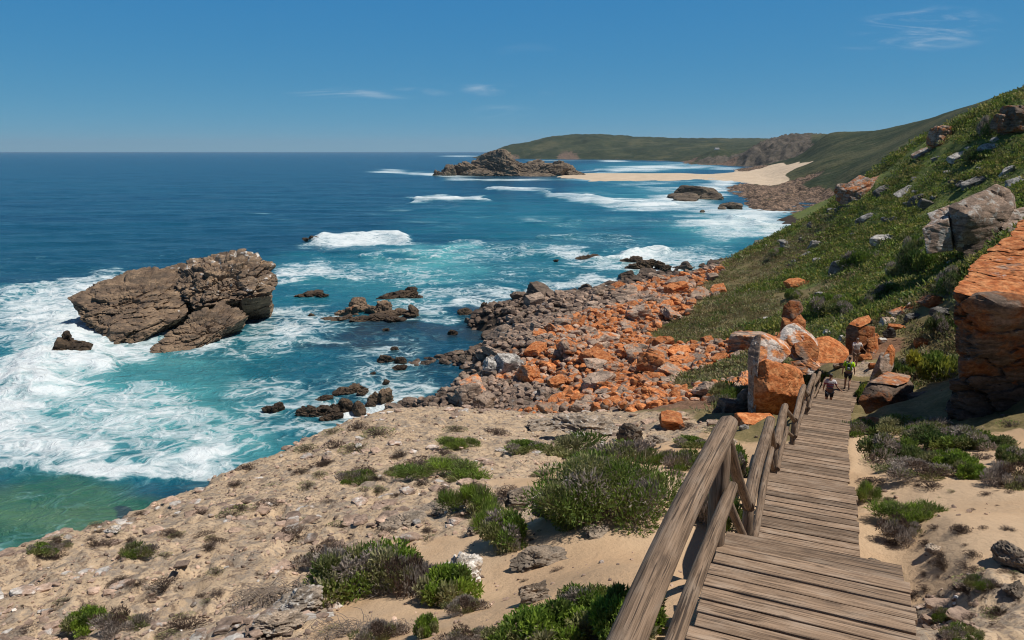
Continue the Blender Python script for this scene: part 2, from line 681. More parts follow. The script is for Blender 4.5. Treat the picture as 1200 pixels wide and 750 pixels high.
for (px, py, rx, ry, amp) in ((1085, 33, 90, 26, .50), (430, 109, 95, 8, .42), (572, 103, 34, 10, .28), (590, 130, 40, 14, .16), (1010, 52, 40, 7, .22), (645, 108, 14, 5, .12), (620, 60, 40, 10, .07)):
    a0, b0 = ray(px, py)
    a1, _ = ray(px + rx, py)
    _, b1 = ray(px, py - ry)
    du = g.math('DIVIDE', g.math('SUBTRACT', U, a0), a1 - a0)
    dv = g.math('DIVIDE', g.math('SUBTRACT', W_, b0), b1 - b0)
    r2 = g.math('ADD', g.math('MULTIPLY', du, du), g.math('MULTIPLY', dv, dv))
    mk = g.math('MULTIPLY', g.ramp(r2, 1.3, 0.0), amp * 1.2)
    tot = mk if tot is None else g.math('ADD', tot, mk)
cl = g.math('MULTIPLY', tot, g.ramp(cn, .44, .80), True)
skycol = g.mix(cl, skycol, (5.6, 6.2, 6.8))
g.l(skycol, bg.inputs[0])
bg.inputs[1].default_value = .1
g.l(bg.outputs[0], wo.inputs[0])

vs = scene.view_settings
vs.view_transform = 'Standard'
vs.look = 'None'
vs.exposure = 0.22
vs.gamma = 1.0
vs.use_curve_mapping = False
scene.render.engine = 'CYCLES'
scene.cycles.max_bounces = 5
scene.cycles.diffuse_bounces = 3
scene.cycles.glossy_bounces = 2
scene.cycles.transmission_bounces = 2
scene.cycles.transparent_max_bounces = 4
scene.cycles.use_denoising = True
scene.cycles.filter_width = 1.1
scene.cycles.denoiser = 'OPENIMAGEDENOISE'
scene.cycles.denoising_input_passes = 'RGB_ALBEDO_NORMAL'
scene.cycles.caustics_reflective = False
scene.cycles.caustics_refractive = False

# ------------------------------------------------------------------ boardwalk plan (left far corner of each deck)
V3 = Vector
ENDS = {'A': V3((1.77, 5.68, -3.25)), 'B': V3((4.47, 11.98, -5.58)), 'C': V3((6.42, 16.3, -6.88)), 'D': V3((9.5, 22.75, -8.5)), 'E': V3((11.85, 27.55, -9.58))}
LEN = {'A': 3.7, 'B': 3.4, 'C': 2.55, 'D': 3.3, 'E': 2.7}
DECKS = []


def flat(v):
    return V3((v.x, v.y, 0))


prev = None
for k in 'ABCDE':
    e = ENDS[k]
    fw = V3((math.sin(rad(24.3)), math.cos(rad(24.3)), 0)) if prev is None else flat(e - prev).normalized()
    DECKS.append(dict(k=k, s=e - fw * LEN[k], e=e, fw=fw, rt=V3((fw.y, -fw.x, 0)), W=1.45))
    prev = e
fwF = V3((math.sin(rad(29)), math.cos(rad(29)), 0))
rtF = V3((fwF.y, -fwF.x, 0))
eF = V3((18.2, 36.5, -11.7)) - rtF * 1.75
DECKS.append(dict(k='F', s=eF - fwF * 5.6, e=eF, fw=fwF, rt=rtF, W=1.75))
# the flight the camera stands on
d0 = DECKS[0]
top0 = d0['s'] - d0['fw'] * 3.3 + V3((0, 0, 1.75))

# centre line for the ground under it: (centre xyz of deck underside)
PATH = [tuple(top0 - d0['fw'] * 3 + d0['rt'] * .72), tuple(top0 + d0['rt'] * .72)]
for d in DECKS:
    PATH.append(tuple(d['s'] + d['rt'] * d['W'] / 2))
    PATH.append(tuple(d['e'] + d['rt'] * d['W'] / 2))
PATH.append((19.0, 42.5, -11.9))
PATH = np.array(PATH)


def path_info(x, y):
    """distance to the centre line and the deck height there"""
    best = np.full(len(x), 1e9)
    zz = np.zeros(len(x))
    for a, b in zip(PATH[:-1], PATH[1:]):
        d = b[:2] - a[:2]
        t = np.clip(((x - a[0]) * d[0] + (y - a[1]) * d[1]) / (d @ d), 0, 1)
        dd = np.hypot(x - a[0] - t * d[0], y - a[1] - t * d[1])
        m = dd < best
        best = np.where(m, dd, best)
        zz = np.where(m, a[2] + t * (b[2] - a[2]), zz)
    return best, zz


# ------------------------------------------------------------------ near ground
class TPS:
    def __init__(self, P, z, lam=0.0):
        P = np.asarray(P, float)
        self.P = P
        n = len(P)
        K = self.k(np.linalg.norm(P[:, None] - P[None], axis=2)) + lam * np.eye(n)
        A = np.zeros((n + 3, n + 3))
        A[:n, :n] = K
        A[:n, n] = 1
        A[:n, n + 1:] = P
        A[n, :n] = 1
        A[n + 1:, :n] = P.T
        self.w = np.linalg.solve(A, np.concatenate([z, [0, 0, 0]]))

    @staticmethod
    def k(r):
        r2 = r * r
        return r2 * np.log(np.maximum(r2, 1e-12)) * .5

    def __call__(self, Q):
        Q = np.asarray(Q, float)
        out = np.zeros(len(Q))
        n = len(self.P)
        for i in range(0, len(Q), 40000):
            q = Q[i:i + 40000]
            out[i:i + 40000] = self.k(np.linalg.norm(q[:, None] - self.P[None], axis=2)) @ self.w[:n] + self.w[n] + q @ self.w[n + 1:]
        return out


# (px, py, Y, class)  classes: S smooth sand, c crust, v green, b brown slope, o orange rubble, g grey rubble, w wet rock
CT_PTS = [
    (500, 750, 7, 'S'), (300, 750, 8.5, 'c'), (0, 750, 10.5, 'c'), (0, 655, 15.5, 'c'), (215, 580, 25, 'c'), (400, 500, 42, 'c'), (300, 540, 33, 'c'), (100, 620, 20, 'c'),
    (480, 488, 48, 'c'), (560, 486, 48, 'c'), (650, 486, 44, 'c'), (730, 500, 34, 'c'), (800, 500, 31, 'c'), (860, 485, 31.5, 'b'),
    (400, 620, 14.5, 'c'), (600, 600, 14, 'c'), (500, 550, 22, 'c'), (700, 600, 12, 'S'), (600, 700, 9, 'S'), (720, 560, 17, 'S'), (300, 680, 11.5, 'c'), (150, 650, 14.2, 'c'),
    (450, 730, 8.2, 'S'), (560, 650, 11.5, 'S'), (760, 660, 8.2, 'S'), (500, 690, 9.7, 'S'), (640, 640, 11, 'S'), (800, 560, 14.5, 'c'), (640, 530, 24, 'c'), (450, 530, 29, 'c'),
    (1050, 560, 15, 'S'), (1050, 520, 20, 'S'), (1150, 600, 11.3, 'S'), (1180, 700, 7.6, 'c'), (1080, 690, 6.5, 'c'), (1100, 640, 9.2, 'S'), (1190, 745, 6.7, 'c'), (1100, 742, 6.1, 'c'), (1190, 540, 16, 'S'), (1040, 600, 11, 'S'), (1150, 500, 21.5, 'b'), (1050, 485, 25.5, 'b'), (1000, 500, 24.5, 'b'),
    (760, 430, 70, 'o'), (740, 370, 105, 'o'), (800, 470, 46, 'o'), (720, 470, 54, 'o'), (820, 345, 130, 'o'), (680, 400, 92, 'o'), (840, 420, 68, 'o'), (640, 440, 74, 'o'),
    (600, 400, 97, 'g'), (540, 460, 78, 'g'), (560, 430, 88, 'g'), (600, 460, 70, 'g'), (700, 350, 128, 'g'), (640, 370, 117, 'g'), (780, 335, 150, 'o'), (560, 375, 125, 'w'), (500, 480, 70, 'w'),
    (850, 380, 92, 'b'), (870, 440, 52, 'b'), (900, 420, 54, 'b'), (860, 470, 38, 'o'), (840, 345, 130, 'b'), (870, 380, 88, 'b'), (950, 330, 100, 'v'), (1000, 290, 110, 'v'), (1060, 240, 115, 'v'), (1130, 190, 115, 'v'),
    (1180, 240, 85, 'v'), (1100, 300, 75, 'v'), (950, 370, 70, 'v'), (1000, 375, 52, 'v'), (1050, 380, 48, 'b'), (1090, 350, 55, 'v'), (1150, 330, 55, 'v'), (900, 350, 98, 'b'), (880, 320, 140, 'b'), (1080, 430, 40, 'b'), (1050, 440, 38.5, 'b'),
    (1190, 132, 118, 'v'), (1100, 160, 135, 'v'), (1040, 193, 150, 'v'), (985, 238, 160, 'v'), (940, 262, 170, 'v'), (860, 302, 185, 'b'), (818, 324, 186, 'g'),
    (1100, 450, 33, 'b'), (1010, 428, 39.5, 'c'), (1000, 415, 44, 'o'),
]
xs, ys, zs, cls = [], [], [], []
for px, py, Y, c in CT_PTS:
    x, y, z = at(px, py, Y)
    xs.append(x); ys.append(y); zs.append(z); cls.append(c)
for px, py, c in ((450, 492, 'w'), (482, 430, 'w'), (560, 372, 'w'), (640, 352, 'w'), (700, 339, 'w'), (755, 322, 'w'), (800, 316, 'w')):
    x, y, z = on_sea(px, py, SEA - .3)
    xs.append(x); ys.append(y); zs.append(z); cls.append(c)
for x, y, z, c in ((0, -10, -.3, 'S'), (15, -10, -1.0, 'c'), (-15, -10, -4, 'c'), (32, -8, 5, 'v'), (13, 3, -4.0, 'c'), (25, 22, -2, 'v'), (40, 30, 6, 'v'), (60, 60, 3, 'v'), (20, 27, -7, 'v'), (32, 45, -5, 'v'), (18.5, 12, -5.2, 'c'), (20, 0, -2, 'c'),
                   (100, 100, 14, 'v'), (150, 150, 25, 'v'), (150, 220, 10, 'v'), (95, 230, -30, 'v'), (75, 215, -33, 'g'), (60, 215, -35, 'g'), (120, 330, -30, 'v'), (60, 330, -38, 'v'), (180, 320, 2, 'v'),
                   (-6, 0, -4.2, 'c'), (-3, 4, -4.7, 'c'), (1.0, 3.5, -3.9, 'c'),
                   (-6, 90, -34, 'w'), (-10, 120, -36, 'w'), (0, 170, -38, 'w'), (-40, 120, -40, 'w'), (20, 200, -38, 'w'), (20, 320, -42, 'w'), (-40, 320, -44, 'w'), (-14, 62, -36, 'w')):
    xs.append(x); ys.append(y); zs.append(z); cls.append(c)
for i in range(len(PATH) - 1):
    a, b = PATH[i], PATH[i + 1]
    for t in (0, .5):
        p = a + (b - a) * t
        if p[1] > 44:
            continue
        drop = .35 if i > 2 else .5
        xs.append(p[0]); ys.append(p[1]); zs.append(p[2] - drop - .25); cls.append('S' if p[1] < 26 else 'b')
CX = np.array([xs, ys]).T
tps = TPS(CX, np.array(zs), lam=.15)
CLS = np.array(cls)
EDGE = np.array([(-60, -22), (-24, 6)] + [at(*e)[:2] for e in ((0, 655, 15.5), (100, 620, 20), (215, 580, 25), (300, 540, 33), (400, 500, 42), (455, 491, 47.5))] + [(-5.5, 54), (4, 64)])


def cliff_drop(x, y):
    best = np.full(len(x), 1e9)
    sgn = np.zeros(len(x))
    for a, b in zip(EDGE[:-1], EDGE[1:]):
        d = b - a
        t = np.clip(((x - a[0]) * d[0] + (y - a[1]) * d[1]) / (d @ d), 0, 1)
        qx, qy = x - a[0] - t * d[0], y - a[1] - t * d[1]
        dd = np.hypot(qx, qy)
        m = dd < best
        best = np.where(m, dd, best)
        sgn = np.where(m, np.sign(d[0] * (y - a[1]) - d[1] * (x - a[0])), sgn)
    sd = best * sgn                                  # positive on the sea side
    fade = 1 - sstep(50, 62, y)
    return sd, fade


def classes(x, y):
    """soft class weights at ground points"""
    K = ['S', 'c', 'v', 'b', 'o', 'g', 'w']
    out = np.zeros((len(x), 7))
    r = np.hypot(x, y + 6)
    jx = perlin(np.stack([x * .35, y * .35, 0 * x], 1), 71)
    for i in range(0, len(x), 40000):
        sl_ = slice(i, i + 40000)
        q = np.stack([x[sl_], y[sl_]], 1)
        d = np.linalg.norm(q[:, None] - CX[None], axis=2) / (r[sl_, None] * .05 + .5) + .25
        wgt = d ** -4.0
        for k, c in enumerate(K):
            out[sl_, k] = wgt[:, CLS == c].sum(1)
    out /= out.sum(1, keepdims=True)
    out = out ** 1.6
    out /= out.sum(1, keepdims=True)
    return out


def H(x, y, w7=None, fine=True):
    x = np.asarray(x, float).ravel()
    y = np.asarray(y, float).ravel()
    z = tps(np.stack([x, y], 1))
    sd, fade = cliff_drop(x, y)
    p2 = np.stack([x, y, np.zeros_like(x)], 1)
    sdn = sd + 1.0 * perlin(p2 * .35, 5) + .5 * perlin(p2 * 1.3, 6)
    z = z - fade * (sstep(.3, 8, sdn) * 22 + np.clip(sd - 6, 0, 30) * .3)
    if w7 is None:
        w7 = classes(x, y)
    S, c, v, b, o, gq, wq = w7.T
    big = fbm(p2 * .16, 3, 1)
    z = z + big * (.5 * c + .25 * S + 1.6 * v + .7 * b + .9 * (o + gq) + .6 * wq) * np.clip((np.hypot(x, y)) / 25, .25, 1.2)
    rd = fbm(p2 * .75, 4, 20, .55, True)
    z = z + (rd - .55) * .55 * c * (1 - .3 * fade) + (np.abs(perlin(p2 * 2.1, 33)) - .2) * .10 * c
    wv_ = .9 * perlin(p2 * .45, 35) + .35 * perlin(p2 * 1.7, 36)
    qv_ = z / .30 + wv_
    st_ = np.floor(qv_) + sstep(.72, 1.0, qv_ - np.floor(qv_))
    z = z + ((st_ - wv_ - .14) * .30 - z) * .85 * c * sstep(-.12, .12, perlin(p2 * .30, 37)) + fbm(p2 * .9, 3, 30) * (.10 * S + .7 * v + .35 * b + .5 * (o + gq))
    z = z + fbm(p2 * 3.2, 4, 40, .6) * (.20 * c + .03 * S + .15 * b + .2 * v + .25 * (o + gq))
    dist, dz = path_info(x, y)
    kk = 1 - sstep(1.0, 2.1, dist)
    cap = dz - .30
    z = np.where(z > cap, z * (1 - kk) + cap * kk, z)
    return z


def hit(px, py, y0=2.6, y1=320):
    """the ground (or the sea) seen at a point of the photograph"""
    a, b = ray(px, py)
    Y = np.geomspace(y0, y1, 500)
    z = H(a * Y, Y)
    m = np.nonzero(b * Y < z)[0]
    if len(m):
        i = m[0]
        return (a * Y[i], Y[i], z[i])
    if b < 0:
        return on_sea(px, py)
    return (a * y1, y1, b * y1)


nR, nC = 620, 640
y0_ = -14.0
Yp = np.geomspace(5.0, 346.0, nR)
uu = np.linspace(-.95, 1.0, nC)
XX = (Yp[:, None] * uu[None]).ravel()
YY = np.repeat(Yp + y0_, nC)
w7 = classes(XX, YY)
ZZ = H(XX, YY, w7)
ZZ = np.maximum(ZZ, SEA - 14)
idx = np.arange(nR * nC).reshape(nR, nC)
quads = np.stack([idx[:-1, :-1], idx[:-1, 1:], idx[1:, 1:], idx[1:, :-1]], -1).reshape(-1, 4)
keep = (ZZ[quads].max(1) > SEA - 6)
gm = mesh_np('ground', np.stack([XX, YY, ZZ], 1), quads[keep], M['ground'])
wetz = sstep(SEA + 2.6, SEA + 1.0, ZZ + .6 * perlin(np.stack([XX, YY, ZZ], 1) * .3, 9))
sd_, fd_ = cliff_drop(XX, YY)
add_col(gm, 'mask_a', np.stack([w7[:, 1], w7[:, 2], 1 - w7[:, 0] - w7[:, 1]], 1))
add_col(gm, 'mask_b', np.stack([w7[:, 4], w7[:, 5], np.maximum(w7[:, 6] * .8, wetz)], 1))
go = link('ground', gm)
tag(go, 'pale sand and limestone slope running down to boulders and a green hillside', 'ground', kind='structure')

# ------------------------------------------------------------------ far coast
FAR = []


def fp(px, Y, z, c):
    a, b = ray(px, 185)
    FAR.append((a * Y, Y, z, c))


def fq(px, py, Y, c):
    x, y, z = at(px, py, Y)
    FAR.append((x, y, z, c))


for px in (690, 740, 800, 850):
    for Y, z, c in ((690, -34, 's'), (745, -31.0, 's'), (775, -29.9, 's'), (820, -29.2, 's'), (910, -28.5, 's'), (970, -28.9, 's'), (1040, -30.1, 's'), (1120, -33.5, 's')):
        fp(px, Y, z, c)
for px, Y, z, c in ((640, 760, -35, 's'), (640, 900, -31, 's'), (640, 1100, -36, 's'), (600, 900, -36, 's'), (870, 760, -29.3, 's'), (870, 900, -27.5, 's'), (880, 1100, -25, 'r'), (860, 1250, -30, 'r'), (800, 1250, -34, 'r'), (700, 1350, -36, 'r'), (600, 1400, -38, 'r'),
                    (840, 690, -34, 'r'), (800, 530, -35, 'r'), (840, 420, -35, 'r'), (700, 420, -38, 'r'), (560, 420, -40, 'r'), (860, 350, -36, 'r'), (780, 300, -38, 'r'), (500, 1000, -40, 'r'), (500, 2000, -42, 'r'), (540, 2900, -42, 'r'), (540, 4200, -50, 'v'), (500, 5500, -50, 'v'),
                    (600, 2000, -40, 'r'), (700, 1900, -38, 'r'), (780, 1800, -37, 'r'), (830, 1550, -35, 'r')):
    fp(px, Y, z, c)
for t in ((900, 205, 840, 's'), (944, 191, 850, 's'), (955, 185, 880, 'v'), (950, 184, 930, 'v'), (962, 180, 900, 'v'), (940, 186, 1000, 'v'), (920, 198, 840, 's'), (905, 213, 720, 's'), (940, 199, 760, 'v'), (952, 188, 870, 'v'), (926, 193, 930, 's'), (900, 198, 1000, 's'), (935, 214, 640, 'r'),
          (862, 217, 650, 'r'), (880, 225, 540, 'r'), (893, 240, 405, 'r'), (935, 250, 362, 'r'), (930, 225, 530, 'r'), (905, 228, 500, 'r'), (958, 225, 500, 'r'), (970, 240, 400, 'r'), (975, 215, 520, 'v'), (990, 235, 380, 'v'),
          (960, 210, 560, 'v'), (1000, 200, 520, 'v'), (960, 190, 760, 'v'), (980, 170, 900, 'v'), (970, 156, 1100, 'v'), (1040, 151, 900, 'v'), (1100, 136, 750, 'v'), (1200, 101, 600, 'v'), (1290, 70, 520, 'v'), (1100, 160, 480, 'v'), (1150, 150, 450, 'v'), (1200, 150, 400, 'v'), (1200, 200, 320, 'v'), (1050, 200, 400, 'v'), (1100, 200, 360, 'v'), (1040, 170, 700, 'v'),
          (1300, 130, 380, 'v'), (1000, 158, 1000, 'v'), (970, 160, 1500, 'v'), (1050, 162, 1400, 'v'), (1150, 140, 1100, 'v'), (1250, 120, 900, 'v'),
          (880, 190, 1480, 'c'), (880, 179, 1520, 'c'), (885, 168, 1570, 'c'), (930, 165, 1500, 'c'), (930, 184, 1400, 'c'), (960, 165, 1350, 'c'), (960, 176, 1250, 'c'), (915, 187, 1250, 'v'), (850, 192, 1600, 'r'), (840, 180, 1800, 'c'), (845, 170, 2050, 'v'),
          (600, 186, 2870, 'r'), (660, 186.5, 2700, 'r'), (700, 187, 2600, 'r'), (800, 190, 2100, 'r'), (640, 184, 2760, 'v'), (700, 184, 2660, 'v'), (760, 184, 2430, 'v'), (800, 186, 2180, 'v'), (850, 183, 1850, 'c'), (760, 187, 2350, 'r'),
          (585, 174, 3050, 'v'), (600, 168, 3120, 'v'), (640, 160, 3200, 'v'), (660, 158, 3200, 'v'), (690, 157, 3200, 'v'), (740, 162, 3150, 'v'), (790, 166, 2900, 'v'), (700, 175, 2800, 'v'), (620, 180, 2920, 'v'), (800, 180, 2350, 'v'), (860, 172, 2200, 'v'),
          (760, 160, 4500, 'v'), (830, 160, 4500, 'v'), (920, 159, 4000, 'v'), (700, 161, 4600, 'v'), (1000, 161, 3200, 'v'), (1150, 160, 2600, 'v'), (640, 172, 4300, 'v'), (580, 184, 3900, 'v'),
          (830, 166, 5600, 'v'), (1000, 168, 5600, 'v'), (1200, 166, 5600, 'v'), (1300, 160, 3500, 'v')):
    fq(*t)
FARA = np.array([(f[0], f[1], f[2]) for f in FAR])
FCLS = np.array([f[3] for f in FAR])
FQ = np.stack([FARA[:, 0] / FARA[:, 1] * 3.2, np.log(FARA[:, 1])], 1)
ftps = TPS(FQ, (FARA[:, 2] + 30) / FARA[:, 1], lam=1e-5)


def HF(x, y, sandw=0.0):
    z = ftps(np.stack([x / y * 3.2, np.log(y)], 1)) * y - 30
    p = np.stack([x, y, 0 * x], 1)
    up = np.clip((z + 30) / 12, 0, 1)
    z = z + (fbm(p * .012, 4, 3) * np.clip((y - 500) / 260, .8, 7) * .8 + fbm(p * .004, 4, 14, .6, True) * np.clip((y - 1400) / 1500, 0, 1) * 18 - np.clip((y - 1400) / 1500, 0, 1) * 14 + fbm(p * .06, 4, 8) * 1.3 + fbm(p * .2, 3, 12) * .5 - np.clip((y - 900) / 2300, 0, 1) * 16) * up * (1 - .85 * sandw)
    return z


nR2, nC2 = 420, 520
Yf = np.geomspace(300, 5600, nR2)
uf = np.linspace(-.16, .92, nC2)
XF = (Yf[:, None] * uf[None]).ravel()
YF = np.repeat(Yf, nC2)
q = np.stack([XF / YF * 3.2, np.log(YF)], 1)
wf = np.zeros((len(q), 4))
for i in range(0, len(q), 40000):
    d = np.linalg.norm(q[i:i + 40000, None] - FQ[None], axis=2) + .008
    ww = d ** -4.0
    for k, c in enumerate('vrsc'):
        wf[i:i + 40000, k] = ww[:, FCLS == c].sum(1)
wf /= wf.sum(1, keepdims=True)
ZF = HF(XF, YF, sstep(.3, .7, wf[:, 2]))
# rugged rock where the class says rock or cliff
pp = np.stack([XF, YF, 0 * XF], 1)
ZF = ZF + ((fbm(pp * .05, 5, 60, .55, True) - .70) * 10 * wf[:, 1] + (fbm(pp * .03, 5, 61, .6, True) - .92) * 26 * wf[:, 3]) * np.clip((ZF + 31) / 3, 0, 1)
idx = np.arange(nR2 * nC2).reshape(nR2, nC2)
quads = np.stack([idx[:-1, :-1], idx[:-1, 1:], idx[1:, 1:], idx[1:, :-1]], -1).reshape(-1, 4)
keep = ZF[quads].max(1) > SEA - 4
fm = mesh_np('hills', np.stack([XF, YF, ZF], 1), quads[keep], M['far'])
add_col(fm, 'mask_a', wf[:, :3])
add_col(fm, 'mask_b', np.stack([wf[:, 3], 0 * XF, 0 * XF], 1))
tag(link('hills', fm), 'green far coast with pale sand spit, dark cliffs and headland', 'hills', kind='structure')

# ------------------------------------------------------------------ sea
nR3, nC3 = 620, 760
k = np.linspace(0, 1, nR3)
e_ = .62
iy = (1 / 24.0) ** e_ * (1 - k) + (1 / 20000.0) ** e_ * k
Ys = iy ** (-1 / e_)
us = np.linspace(-1.15, .95, nC3)
XS = (Ys[:, None] * us[None]).ravel()
YS = np.repeat(Ys, nC3)
# photograph coordinates of the flat sea, used only to read off where the surf lies
sl_ = SEA / YS
ycc = CT - sl_ * ST
PXs = 600 + F * (XS / YS) / ycc
PYs = 375 - F * (sl_ * CT + ST) / ycc
p3 = np.stack([XS, YS, 0 * XS], 1)
nsc = np.clip(YS * .06, 4, 400)
pn = np.stack([XS / nsc, np.log(YS) * 16, 0 * XS], 1)
wx = fbm(pn * .6, 3, 81) * 1.6
wy = fbm(pn * .6, 3, 91) * 1.6
amp = np.clip((PYs - 178) / 120, .06, 1.3)
QX = PXs + wx * 42 * amp ** .7
QY = PYs + wy * 18 * amp


def ell(px, py, rx, ry):
    return np.clip(1 - ((QX - px) / rx) ** 2 - ((QY - py) / ry) ** 2, 0, 1)


def line(pts, hw):
    best = np.full(len(QX), 1e9)
    for (ax, ay), (bx, by) in zip(pts[:-1], pts[1:]):
        dx, dy = bx - ax, (by - ay)
        t = np.clip(((QX - ax) * dx + (QY - ay) * dy) / (dx * dx + dy * dy), 0, 1)
        best = np.minimum(best, np.hypot((QX - ax - t * dx) * .55, QY - ay - t * dy))
    return np.clip(1 - best / hw, 0, 1)


foam = np.zeros(len(XS))
for (px, py, rx, ry, v) in (
        (70, 370, 110, 45, .80), (130, 345, 90, 25, .85), (20, 350, 90, 22, .55), (95, 395, 70, 40, .95), (150, 405, 60, 30, .8), (40, 445, 90, 36, .98), (70, 420, 80, 34, .9), (0, 480, 70, 50, .9), (130, 470, 120, 30, .62), (220, 400, 60, 20, .60), (160, 495, 170, 30, .66), (60, 520, 140, 34, .80),
        (240, 540, 100, 22, .75), (200, 520, 130, 22, .58), (280, 500, 90, 25, .52), (330, 470, 90, 30, .45), (130, 548, 120, 14, .85), (225, 553, 60, 10, .85), (30, 540, 60, 18, .75),
        (345, 380, 60, 26, .62), (330, 395, 60, 14, .72), (300, 410, 50, 14, .5), (350, 400, 90, 9, .6), (360, 322, 50, 14, .75), (400, 320, 70, 12, .5), (335, 318, 40, 12, .8),
        (425, 282, 66, 9, .95), (400, 283, 50, 7, .9), (470, 285, 40, 5, .7),
        (440, 470, 50, 30, .62), (470, 450, 30, 40, .5), (420, 490, 60, 20, .75), (380, 500, 60, 14, .6), (460, 425, 60, 26, .40), (430, 440, 70, 20, .42), (470, 490, 24, 14, .8),
        (500, 352, 60, 14, .5), (560, 345, 70, 14, .5), (620, 343, 60, 9, .8), (560, 362, 40, 10, .7), (660, 338, 50, 10, .65), (500, 365, 50, 8, .6), (700, 332, 50, 8, .75),
        (540, 300, 80, 18, .40), (480, 315, 70, 20, .42), (600, 290, 90, 12, .40), (600, 320, 120, 18, .28), (680, 300, 40, 9, .75), (745, 300, 55, 12, .98), (770, 310, 60, 12, .9), (800, 303, 50, 12, .7), (720, 310, 60, 9, .6), (820, 290, 60, 10, .5), (700, 280, 90, 12, .38),
        (850, 262, 90, 12, .85), (880, 250, 60, 12, .95), (910, 262, 40, 9, .95), (840, 245, 70, 9, .85), (860, 275, 60, 7, .75), (780, 240, 90, 10, .9), (800, 232, 60, 8, .9), (740, 238, 60, 7, .8), (830, 222, 45, 10, .95), (845, 215, 30, 7, .9), (790, 222, 60, 6, .6), (760, 262, 90, 8, .40), (900, 272, 40, 6, .85),
        (690, 233, 40, 4, .95), (720, 236, 40, 5, .9), (655, 228, 40, 4, .4), (525, 234, 56, 3.6, .98), (610, 222, 50, 2.6, .85), (690, 226, 60, 3, .5), (760, 214, 90, 2.4, .55), (690, 211, 50, 1.6, .7), (830, 210, 50, 2.2, .6), (740, 219, 60, 2, .5),
        (520, 204, 60, 2.8, .95), (455, 201, 34, 3, .95), (480, 203, 34, 2.4, .8), (560, 211, 50, 2.6, .85), (600, 211, 60, 1.6, .8), (540, 208, 30, 2, .7), (640, 210, 40, 1.4, .6),
        (540, 183, 34, 1.2, .8), (770, 196, 70, 3.4, .95), (740, 199, 60, 2.2, .9), (820, 195, 40, 2.4, .8), (850, 198, 30, 3, .8), (720, 189, 24, 1.4, .9), (800, 191, 60, 1.4, .6), (680, 188, 60, .8, .55), (760, 190, 50, 1, .5), (700, 201, 40, 1.2, .8), (640, 188, 30, .8, .7),
        (450, 250, 30, 2, .4), (500, 262, 60, 3, .34), (620, 255, 70, 5, .34), (560, 250, 50, 3, .45), (660, 265, 40, 5, .5), (300, 250, 30, 1.6, .42), (340, 257, 30, 1.6, .35), (470, 245, 20, 1.4, .4)):
    foam = np.maximum(foam, v * ell(px, py, rx, ry) ** .75)
crest = np.zeros(len(XS))
for pts, hw, v in (([(478, 235), (520, 233), (570, 234)], 4, .95), ([(570, 222), (640, 224)], 2.4, .8), ([(640, 229), (690, 232), (730, 238), (790, 240)], 5, .95), ([(370, 280), (420, 277), (480, 280)], 6, .95), ([(690, 301), (720, 297), (760, 291), (790, 296)], 6, .9), ([(520, 285), (570, 292), (640, 290)], 3.5, .5), ([(600, 262), (680, 262)], 2.5, .45),
                   ([(560, 306), (600, 296), (650, 300)], 3, .5), ([(430, 300), (500, 296), (560, 288)], 3, .5), ([(0, 345), (70, 335), (140, 318)], 8, .6), ([(860, 256), (930, 266)], 4, .8), ([(640, 280), (700, 276), (740, 280)], 3, .45), ([(0, 460), (50, 440), (110, 425)], 18, .9), ([(700, 200), (800, 193)], 2, .7)):
    l_ = line(pts, hw)
    crest = np.maximum(crest, v * l_)
    foam = np.maximum(foam, v * np.sqrt(l_))
foam = foam * (1 - .98 * np.clip(1.7 * ell(60, 612, 155, 62), 0, 1))
shal = np.zeros(len(XS))
for (px, py, rx, ry, v) in ((120, 470, 300, 130, .85), (440, 330, 200, 60, .62), (500, 310, 130, 30, .85), (620, 310, 200, 40, .55), (760, 310, 120, 40, .7), (850, 270, 130, 40, .75), (640, 260, 260, 50, .45), (760, 230, 130, 25, .65), (520, 295, 60, 9, 1.0), (400, 300, 120, 16, .55), (750, 210, 140, 8, .6), (760, 196, 120, 8, .7), (30, 350, 100, 30, .55), (330, 420, 160, 60, .42), (240, 520, 200, 50, .8), (220, 425, 60, 12, .8)):
    shal = np.maximum(shal, v * ell(px, py, rx, ry) ** .8)
grn = np.clip(1.9 * ell(60, 615, 165, 68), 0, 1) * np.clip(1.0, 0, 1)
kelp = np.zeros(len(XS))
for (px, py, rx, ry, v) in ((470, 385, 130, 22, .85), (420, 405, 120, 16, .75), (560, 380, 60, 14, .7), (150, 603, 22, 7, 1.4), (380, 440, 120, 16, .45), (330, 430, 80, 16, .35), (40, 565, 140, 12, .5), (470, 410, 60, 20, .6)):
    kelp = np.maximum(kelp, v * ell(px, py, rx, ry))
lo = np.clip(1.2 - YS / 900, 0, 1)
wave = (fbm(np.stack([XS * .018, YS * .05, 0 * XS], 1), 3, 101) * 1.7 + fbm(np.stack([XS * .07, YS * .16, 0 * XS], 1), 3, 111) * .75) * np.clip(.35 + (YS - 60) / 150, .3, 1) * np.clip(1.5 - YS / 1500, 0, 1)
wave = wave * (1 - .8 * grn) + crest * np.clip(YS / 180, .5, 1.6) * 1.15 + foam * .55 * fbm(p3 * np.array([.22, .45, 1]), 4, 121) * lo * 2
bl = np.clip(ell(85, 402, 60, 34) + ell(35, 440, 70, 30), 0, 1) * (1 + 1.2 * fbm(p3 * .35, 4, 131))
wave = wave + bl * 1.1
idx = np.arange(nR3 * nC3).reshape(nR3, nC3)
quads = np.stack([idx[:-1, :-1], idx[:-1, 1:], idx[1:, 1:], idx[1:, :-1]], -1).reshape(-1, 4)
sm = mesh_np('sea', np.stack([XS, YS, SEA + wave], 1), quads, M['sea'])
add_col(sm, 'mask_a', np.stack([foam, shal, grn], 1))
add_col(sm, 'mask_b', np.stack([kelp, sstep(130, 420, YS), 0 * XS], 1))
